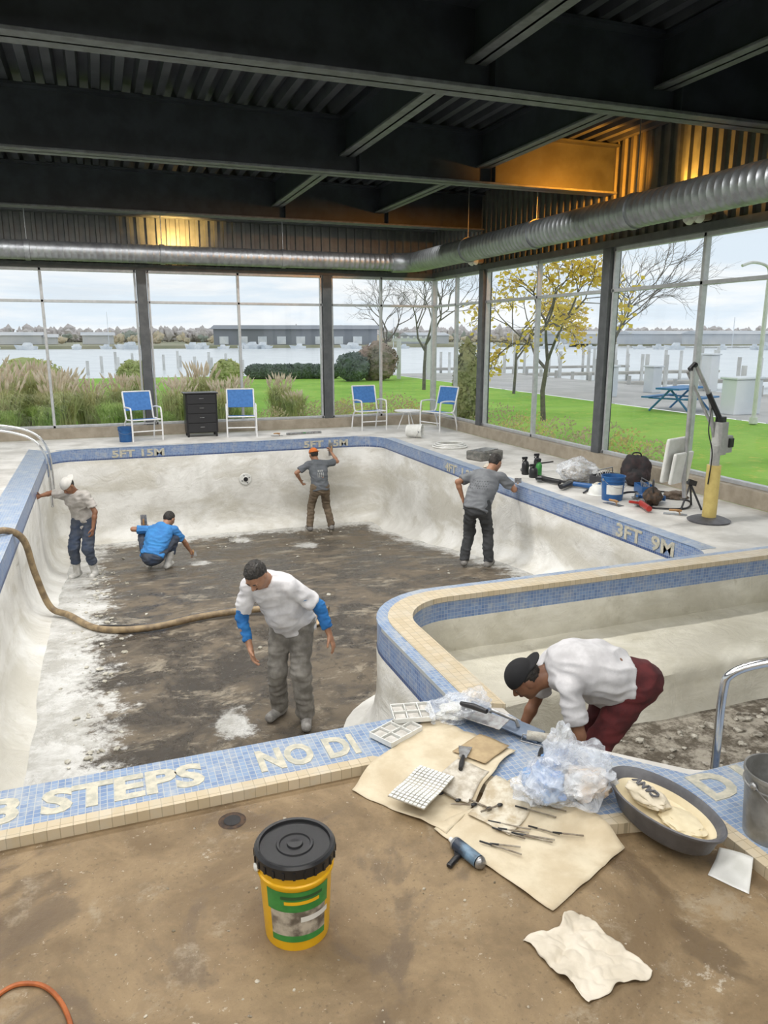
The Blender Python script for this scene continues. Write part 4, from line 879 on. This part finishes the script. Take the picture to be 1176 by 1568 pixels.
fill('river',[(-700,-300),(800,-300),(800,700),(-700,700)],[[(-130,-60),(26,-60),(26,47),(18,48),(-130,56)]],-.9,watm)
g=G(); 
for x0,x1,y0,y1 in ((-400,600,215,700),(290,790,-200,700)): g.box(((x0+x1)/2,(y0+y1)/2,-.6),(x1-x0,y1-y0,1.0))
g.obj('far_shore',M('shore_ground',(.40,.37,.26),(.30,.31,.20),.05,.9))
def leafy(c1,c2,n): return M(n,c1,c2,.9,.9,0,.6,3)
def arcpts(n,d0,d1,a0,a1,r0,r1,h0,h1):
    o=[]
    for _ in range(n):
        a=math.radians(random.uniform(a0,a1)); d=random.uniform(d0,d1); o.append((d*math.sin(a),d*math.cos(a),random.uniform(r0,r1),random.uniform(h0,h1)))
    return o
def trees_band(name,mat,pts,seed):
    g=G(); random.seed(seed)
    for x,y,r,h in pts:
        for _ in range(4): g.ico((x+random.uniform(-r,r),y,h*random.uniform(.2,.7)),(r*random.uniform(.4,.9),r*.6,h*random.uniform(.2,.36)),'lo',.6,2.6,seed=random.random()*9)
    g.obj(name,mat,None,False)
random.seed(3)
trees_band('far_treeline',leafy((.60,.56,.54),(.50,.46,.45),'hazy_bare_wood'),arcpts(700,335,380,-18,62,1.6,3.4,5,7.2),1)  # distance haze put into the treeline's paler colour
trees_band('far_autumn_trees',leafy((.58,.48,.33),(.48,.44,.33),'autumn_wood'),arcpts(150,270,300,-18,62,1.0,2.4,2.2,4.2),2)
trees_band('far_evergreens',leafy((.30,.33,.28),(.24,.27,.23),'evergreen'),arcpts(40,310,328,-18,62,1.0,2.4,3,5),3)
def P(px,D):
    a=math.radians(20.43)+math.atan((px-588)/1181); return D*math.sin(a),D*math.cos(a)
greyb=M('warehouse_wall',(.26,.28,.32),(.22,.24,.26),.1,.6); whb=M('boat_white',(.84,.86,.88),(.62,.67,.72),.3,.5)
e=empty('waterfront_warehouse',(*P(455,236),0),-.3); g=G(); g.box((0,0,2.2),(48,14,4.6)); g.add([V((-25,-8,4.4)),V((25,-8,4.4)),V((25,8,4.4)),V((-25,8,4.4)),V((-25,0,5.6)),V((25,0,5.6))],[(0,1,5,4),(2,3,4,5),(0,4,3),(1,2,5)]); g.obj('hall',greyb,e)
g=G(); 
for k in range(8): g.box((-21+5.6*k,-7.1,1.2),(2.6,.2,2.2))
g.obj('doors',whb,e)
e=empty('marina_sheds'); g=G()
for px,w,h in ((20,16,2.6),(60,10,2),(150,9,2.6),(880,20,3),(1010,26,3),(1120,30,3),(650,14,2.6)):
    x,y=P(px,256); g.box((x,y,h/2),(w,8,h)); g.add([V((x-w/2-.5,y-4.5,h)),V((x+w/2+.5,y-4.5,h)),V((x+w/2+.5,y+4.5,h)),V((x-w/2-.5,y+4.5,h)),V((x-w/2-.5,y,h+1)),V((x+w/2+.5,y,h+1))],[(0,1,5,4),(2,3,4,5),(0,4,3),(1,2,5)])
g.obj('sheds',M('shed_grey',(.48,.51,.55),(.68,.68,.68),.06,.7),e)
def boat(g,x,y,s,a):
    R=Matrix.Rotation(a,3,'Z'); T=lambda p:V((x,y,-.9))+R@(V(p)*s)
    vs=[T(p) for p in ((-3,-1,0),(2,-.9,0),(3.6,0,.1),(2,.9,0),(-3,1,0),(-3.2,-1.3,1.2),(2,-1.2,1.4),(4.4,0,1.7),(2,1.2,1.4),(-3.2,1.3,1.2))]
    g.add(vs,[(0,1,6,5),(1,2,7,6),(2,3,8,7),(3,4,9,8),(4,0,5,9),(5,6,7,8,9)])
    vs=[T(p) for p in ((-1.6,-.8,1.3),(1.2,-.8,1.35),(1.2,.8,1.35),(-1.6,.8,1.3),(-1.4,-.6,2.4),(.4,-.6,2.4),(.4,.6,2.4),(-1.4,.6,2.4))]
    g.add(vs,[(0,1,5,4),(1,2,6,5),(2,3,7,6),(3,0,4,7),(4,5,6,7)])
g=G(); random.seed(5)
for k in range(44):
    x,y=P(random.uniform(-80,1250),random.uniform(205,212)); boat(g,x,y,random.uniform(.45,.8),random.uniform(0,3.1))
for k in range(14):
    x,y=P(random.uniform(-40,1200),208); g.tube([(x,y,-.5),(x,y,random.uniform(5,9))],.09,4)
g.obj('moored_boats',whb)
e=empty('boat_dock'); g=G(); g2=G()
for k in range(6):
    y=4+11*k; g2.box((36,y,-.35),(20,1.3,.18))
    for j in range(6): 
        for s in(-1,1): g.tube([(27.5+3.6*j,y+s*.85,-1.6),(27.5+3.6*j,y+s*.85,1.05+.25*((j*7+k*3)%3))],.12,8)
for k in range(16):
    x,y=P(130+16*k+(k%3)*6,70+(k%5)*4); g.tube([(x,y,-1.6),(x,y,.3+.3*(k%3))],.13,8)
g.obj('pilings',M('piling_white',(.74,.74,.72),(.55,.55,.53),.8,.7),e,True,0,.6); g2.obj('decking',M('dock_plank',(.50,.48,.44),(.38,.36,.33),1,.8),e)
g=G()
for k in range(40): g.tube([(25.8,-20+1.7*k,-.1),(25.8,-20+1.7*k,.35)],.1,8)
g.obj('promenade_bollards',M('bollard',(.55,.55,.53),None,2,.6),None,True,0,.6)
grm=M('grass_blade',(.72,.68,.38),(.52,.58,.27),2,.8,transl=.45); plm=M('grass_plume',(.92,.84,.72),(.82,.70,.58),8,.9,transl=.35); grg=M('grass_blade_green',(.58,.68,.26),(.42,.56,.18),2,.8,transl=.45)
def grassmesh(name,n,h,sp,mat,seed,w=.012):
    random.seed(seed); g=G()
    for _ in range(n):
        a=random.uniform(0,6.283); l=random.uniform(.2,1)**.7*sp; H=h*random.uniform(.6,1.05); b=V((random.gauss(0,.12),random.gauss(0,.12),0)); d=V((math.cos(a),math.sin(a),0)); q=V((-d.y,d.x,0))*w
        pts=[b,b+d*l*.25+V((0,0,H*.5)),b+d*l*.6+V((0,0,H*.85)),b+d*l*1.05+V((0,0,H*(.95 if l<sp*.5 else .78)))]
        vs=[]
        for i,p_ in enumerate(pts): k=(1,.9,.6,.15)[i]; vs+=[p_-q*k,p_+q*k]
        g.add(vs,[(0,1,3,2),(2,3,5,4),(4,5,7,6)])
    me=g.obj(name,mat); d=me.data; bpy.data.objects.remove(me); return d
def plumemesh(n,h,sp,seed):
    random.seed(seed); g=G()
    for _ in range(n):
        a=random.uniform(0,6.283); l=random.uniform(.1,1)*sp; H=h*random.uniform(.85,1.2); d=V((math.cos(a),math.sin(a),0)); p0=d*l*.8+V((0,0,H)); p1=d*l*1.05+V((0,0,H+.2))
        g.tube([d*l*.3+V((0,0,H*.5)),p0],.004,3); g.tube([p0,p0.lerp(p1,.4),p1],[.008,.028,.004],5)
    me=g.obj('plumes',plm); d=me.data; bpy.data.objects.remove(me); return d
ga=grassmesh('blades',700,1.15,.6,grm,1); gb=grassmesh('blades',600,.95,.6,grg,2); pa=plumemesh(50,1.02,.55,3)
bed=empty('ornamental_grass_bed'); random.seed(11)
def clump(x,y,s,pl=True):
    for d in ([ga,pa] if pl else [gb]):
        o=bpy.data.objects.new('clump',d); sc.collection.objects.link(o); o.parent=bed; o.location=(x,y,-.12); o.scale=(s,s,s*random.uniform(.9,1.1)); o.rotation_euler=(0,0,random.uniform(0,6))
for x,y,s in ((-4.6,21.5,1.3),(-3.6,20.8,1.3),(-2.9,22.6,1.4),(-2.3,20.9,1.25),(-1.7,22.2,1.3),(-1.1,21.0,1.2),(-.3,21.8,1.1),(.5,22.6,1.05),(1.9,20.9,1.05),(2.6,21.9,1.2),(3.1,21.2,1.0),(5.0,22.3,.95),(5.3,21.6,.75),(3.8,22.5,.9),(1.2,23.6,.95),(-3,24.5,1.3),(-1.0,24.5,1.2)): clump(x,y,s,True)
for x,y,s in ((-1.4,20.6,.9),(.2,20.7,.95),(.9,21.2,.9),(2.3,20.7,.9),(-3.0,20.4,.9),(3.6,21.0,.7),(-2.2,20.3,.8),(1.5,20.5,.7)): clump(x,y,s,False)
def perennial(name,pts,mat,seed):
    random.seed(seed); g=G()
    for cx,cy,r,h in pts:
        for _ in range(int(520*r)):
            a=random.uniform(0,6.28); d=r*math.sqrt(random.random()); z=h*random.uniform(.1,1)*(1-.5*(d/r)**2); p_=V((cx+d*math.cos(a),cy+d*math.sin(a),-.1+z)); s=.04
            n=V((random.gauss(0,1),random.gauss(0,1),random.gauss(0,1))).normalized(); u=n.orthogonal().normalized()*s; w=n.cross(u)
            g.add([p_-u,p_+w*.6,p_+u,p_-w*.6],[(0,1,2,3)])
    g.obj(name,mat)
perennial('flower_bed_brown',[(5.9,20.6,.8,.8),(7.0,20.8,.8,.9),(7.9,20.5,.8,.8),(6.4,22,.9,.6),(8.4,21.6,.9,.8),(4.3,20.5,.6,.6),(9.6,14.5,.6,.75),(9.7,13.0,.6,.8),(9.6,11.2,.5,.6),(9.7,17.5,.7,.8)],M('dry_perennials',(.62,.46,.32),(.48,.46,.26),3,.9,transl=.4),4)
perennial('flower_bed_yellow',[(7.4,22.5,.8,.65),(8.3,20.3,.5,.65),(9.6,15.8,.7,.75),(9.7,12.2,.5,.7)],M('yellow_perennials',(.76,.58,.24),(.54,.56,.20),3,.9,transl=.4),5)
def shrub(name,loc,r,mat,seed):
    e=empty(name,loc); g=G(); random.seed(seed)
    g.ico((0,0,r[2]*.5),(r[0]*.9,r[1]*.9,r[2]*.5),True,.25,2.5,seed=seed)
    for _ in range(1500):
        n=V((random.gauss(0,1),random.gauss(0,1),random.gauss(0,1))).normalized(); p_=V((n.x*r[0],n.y*r[1],n.z*r[2]*.5+r[2]*.5))*random.uniform(.85,1.04); u=V((random.gauss(0,1),random.gauss(0,1),random.gauss(0,1))).normalized()*.07; w=u.cross(n).normalized()*.05
        g.add([p_-u,p_+w,p_+u,p_-w],[(0,1,2,3)])
    g.obj('foliage',mat,e)
shO=leafy((.52,.52,.22),(.36,.40,.16),'olive_leaf'); shD_=leafy((.17,.21,.18),(.10,.13,.11),'dark_leaf'); shR=leafy((.33,.24,.19),(.21,.19,.14),'russet_leaf')
for i,(px,D,r) in enumerate(((40,37,(1.4,1.2,1.5)),(200,38,(.75,.7,1.35)),(345,38,(.75,.7,1.35)))): shrub('round_shrub',(*P(px,D),-.12),r,shO,i)
shrub('russet_bush',(*P(577,44),-.12),(1.25,1.1,2.1),shR,8); shrub('russet_bush',(*P(540,43),-.12),(1.0,.8,1.6),shD_,9)
for k in range(8): shrub('clipped_hedge',(*P(392+16*k,46),-.12),(.75,.6,.85),shD_,20+k)
x,y=P(716,21.2); shrub('juniper_shrub',(x,y,-.12),(.36,.36,2.3),leafy((.40,.38,.18),(.26,.28,.13),'juniper'),31)
x,y=P(634,46); e=empty('garden_pergola',(x,y,-.12),-.35); g=G()
for sx in(-.9,.9):
    for sy in(-.6,.6): g.box((sx,sy,1.1),(.22,.22,2.2))
for sy in(-.6,.6): g.box((0,sy,2.25),(2.6,.12,.18))
for k in range(7): g.box((-1.1+.37*k,0,2.4),(.07,1.9,.12))
g.obj('frame',whitef,e,bevel=.01)
x,y=P(1050,27.5); e=empty('picnic_table',(x,y,-.1),.4); g=G(); g.box((0,0,.76),(2.0,.8,.06))
for s in(-1,1):
    g.box((0,s*.75,.46),(2.0,.28,.05))
    for sy in(-1,1): g.tube([(s*.75,0,.74),(s*.75,sy*.7,0)],.035,8)
    g.tube([(s*.75,-.75,.43),(s*.75,.75,.43)],.03,8)
g.obj('table',M('blue_coated',(.05,.22,.48),None,5,.5),e)
g=G()
for px,D,w,h in ((1145,27,1.1,1.1),(1005,36,.5,1.1),(938,33,.4,1.2),(1092,38,.5,1.6)):
    x,y=P(px,D); g.box((x,y,h/2-.1),(w,.6,h)); g.box((x,y,h-.05),(w+.12,.72,.08))
g.obj('dock_utility_boxes',whb,None,bevel=.03)
bark=M('tree_bark',(.20,.175,.155),(.13,.115,.105),6,.9); yl=M('yellow_leaves',(.90,.70,.10),(.80,.60,.12),1,.8,transl=.4)
def tree(name,loc,H,seed,leaves=None,r0=.16,spread=.55,dep=6,nl=5,ls=.1,droop=.05):
    random.seed(seed); g=G(); lf=G()
    def br(p,d,L,r,k):
        q=p+d*L*.5+V((random.gauss(0,.05),random.gauss(0,.05),0))*L; s=p+d*L
        g.tube([p,q,s],[r,r*.85,r*.68],6 if k>3 else 4,False)
        if k<=2 and leaves:
            for _ in range(nl if random.random()<.6 else 0):
                c=p.lerp(s,random.random())+V((random.gauss(0,.15),random.gauss(0,.15),random.gauss(-.05,.15))); u=V((random.gauss(0,1),random.gauss(0,1),random.gauss(0,1))).normalized()*ls; w=u.orthogonal().normalized()*ls*.8; lf.add([c-u,c+w,c+u,c-w],[(0,1,2,3)])
        if k==0: return
        for j in range(3 if k>1 else 2):
            a=random.uniform(0,6.28); n=d.orthogonal().normalized(); n=Matrix.Rotation(a,3,d)@n
            nd=(d+n*random.uniform(.35,1.0)*spread*1.5+V((0,0,droop))).normalized(); br(s if j else p.lerp(s,.85),nd,L*random.uniform(.62,.85),r*.6,k-1)
    br(V((0,0,0)),V((.04,.02,1)).normalized(),H*.26,r0,dep)
    e=empty(name,loc); g.obj('branches',bark,e)
    if leaves: lf.obj('leaves',leaves,e)
tree('bare_tree',(*P(650,36),-.12),8,4,None,.09,.68,6); tree('bare_tree',(*P(590,52),-.12),8,6,None,.10,.6,6)
tree('yellow_maple_tree',(*P(838,23),-.12),6.8,9,yl,.085,.75,5,8,.085,-.1); tree('bare_tree',(*P(935,30),-.12),8,12,None,.08,.6,6); tree('yellow_maple_tree',(*P(790,34),-.12),6.5,15,yl,.07,.7,5,6,.09,-.05)
e=empty('promenade_lamp_post'); g=G(); x,y=P(1168,24); g.tube([(x,y,-.1),(x,y,4.0)],.06,8); g.tube(catm([(x,y,3.9),(x-.1,y,4.2),(x-.6,y,4.3),(x-1.0,y,4.2)],5),.04,8); g.lathe([(.1,0),(.12,.02),(.11,.2),(0,.2)],12,Matrix.Translation((x,y,-.1))); g.obj('pole',whitep,e,True)
# ------------------------------------------------------------------ world
w=bpy.data.worlds.new('overcast_sky'); sc.world=w; w.use_nodes=True; nt=w.node_tree; bg=nt.nodes['Background']
tc=N(nt,'ShaderNodeTexCoord').outputs['Generated']; mp=N(nt,'ShaderNodeMapping'); mp.inputs['Scale'].default_value=(1,1,6.5); nt.links.new(tc,mp.inputs[0])
c=mixc(nt,ramp(nt,nz(nt,mp.outputs[0],2.6,8,.6,.3),.38,.56),(.68,.76,.84),(.86,.87,.88))
c=mixc(nt,math_(nt,'MULTIPLY',ramp(nt,nz(nt,mp.outputs[0],3.8,7,.62,.2),.50,.66),.4),c,(.62,.66,.71))
nt.links.new(c,bg.inputs[0]); bg.inputs[1].default_value=1.2
cam=bpy.data.cameras.new('camera'); co=bpy.data.objects.new('camera',cam); sc.collection.objects.link(co); sc.camera=co
cam.sensor_fit='VERTICAL'; cam.sensor_height=36; cam.lens=1150/1568*36; cam.clip_end=2000
co.location=(0,0,2.35); co.rotation_euler=(math.radians(90-13.17),0,math.radians(-20.43))
sc.view_settings.view_transform='Standard'
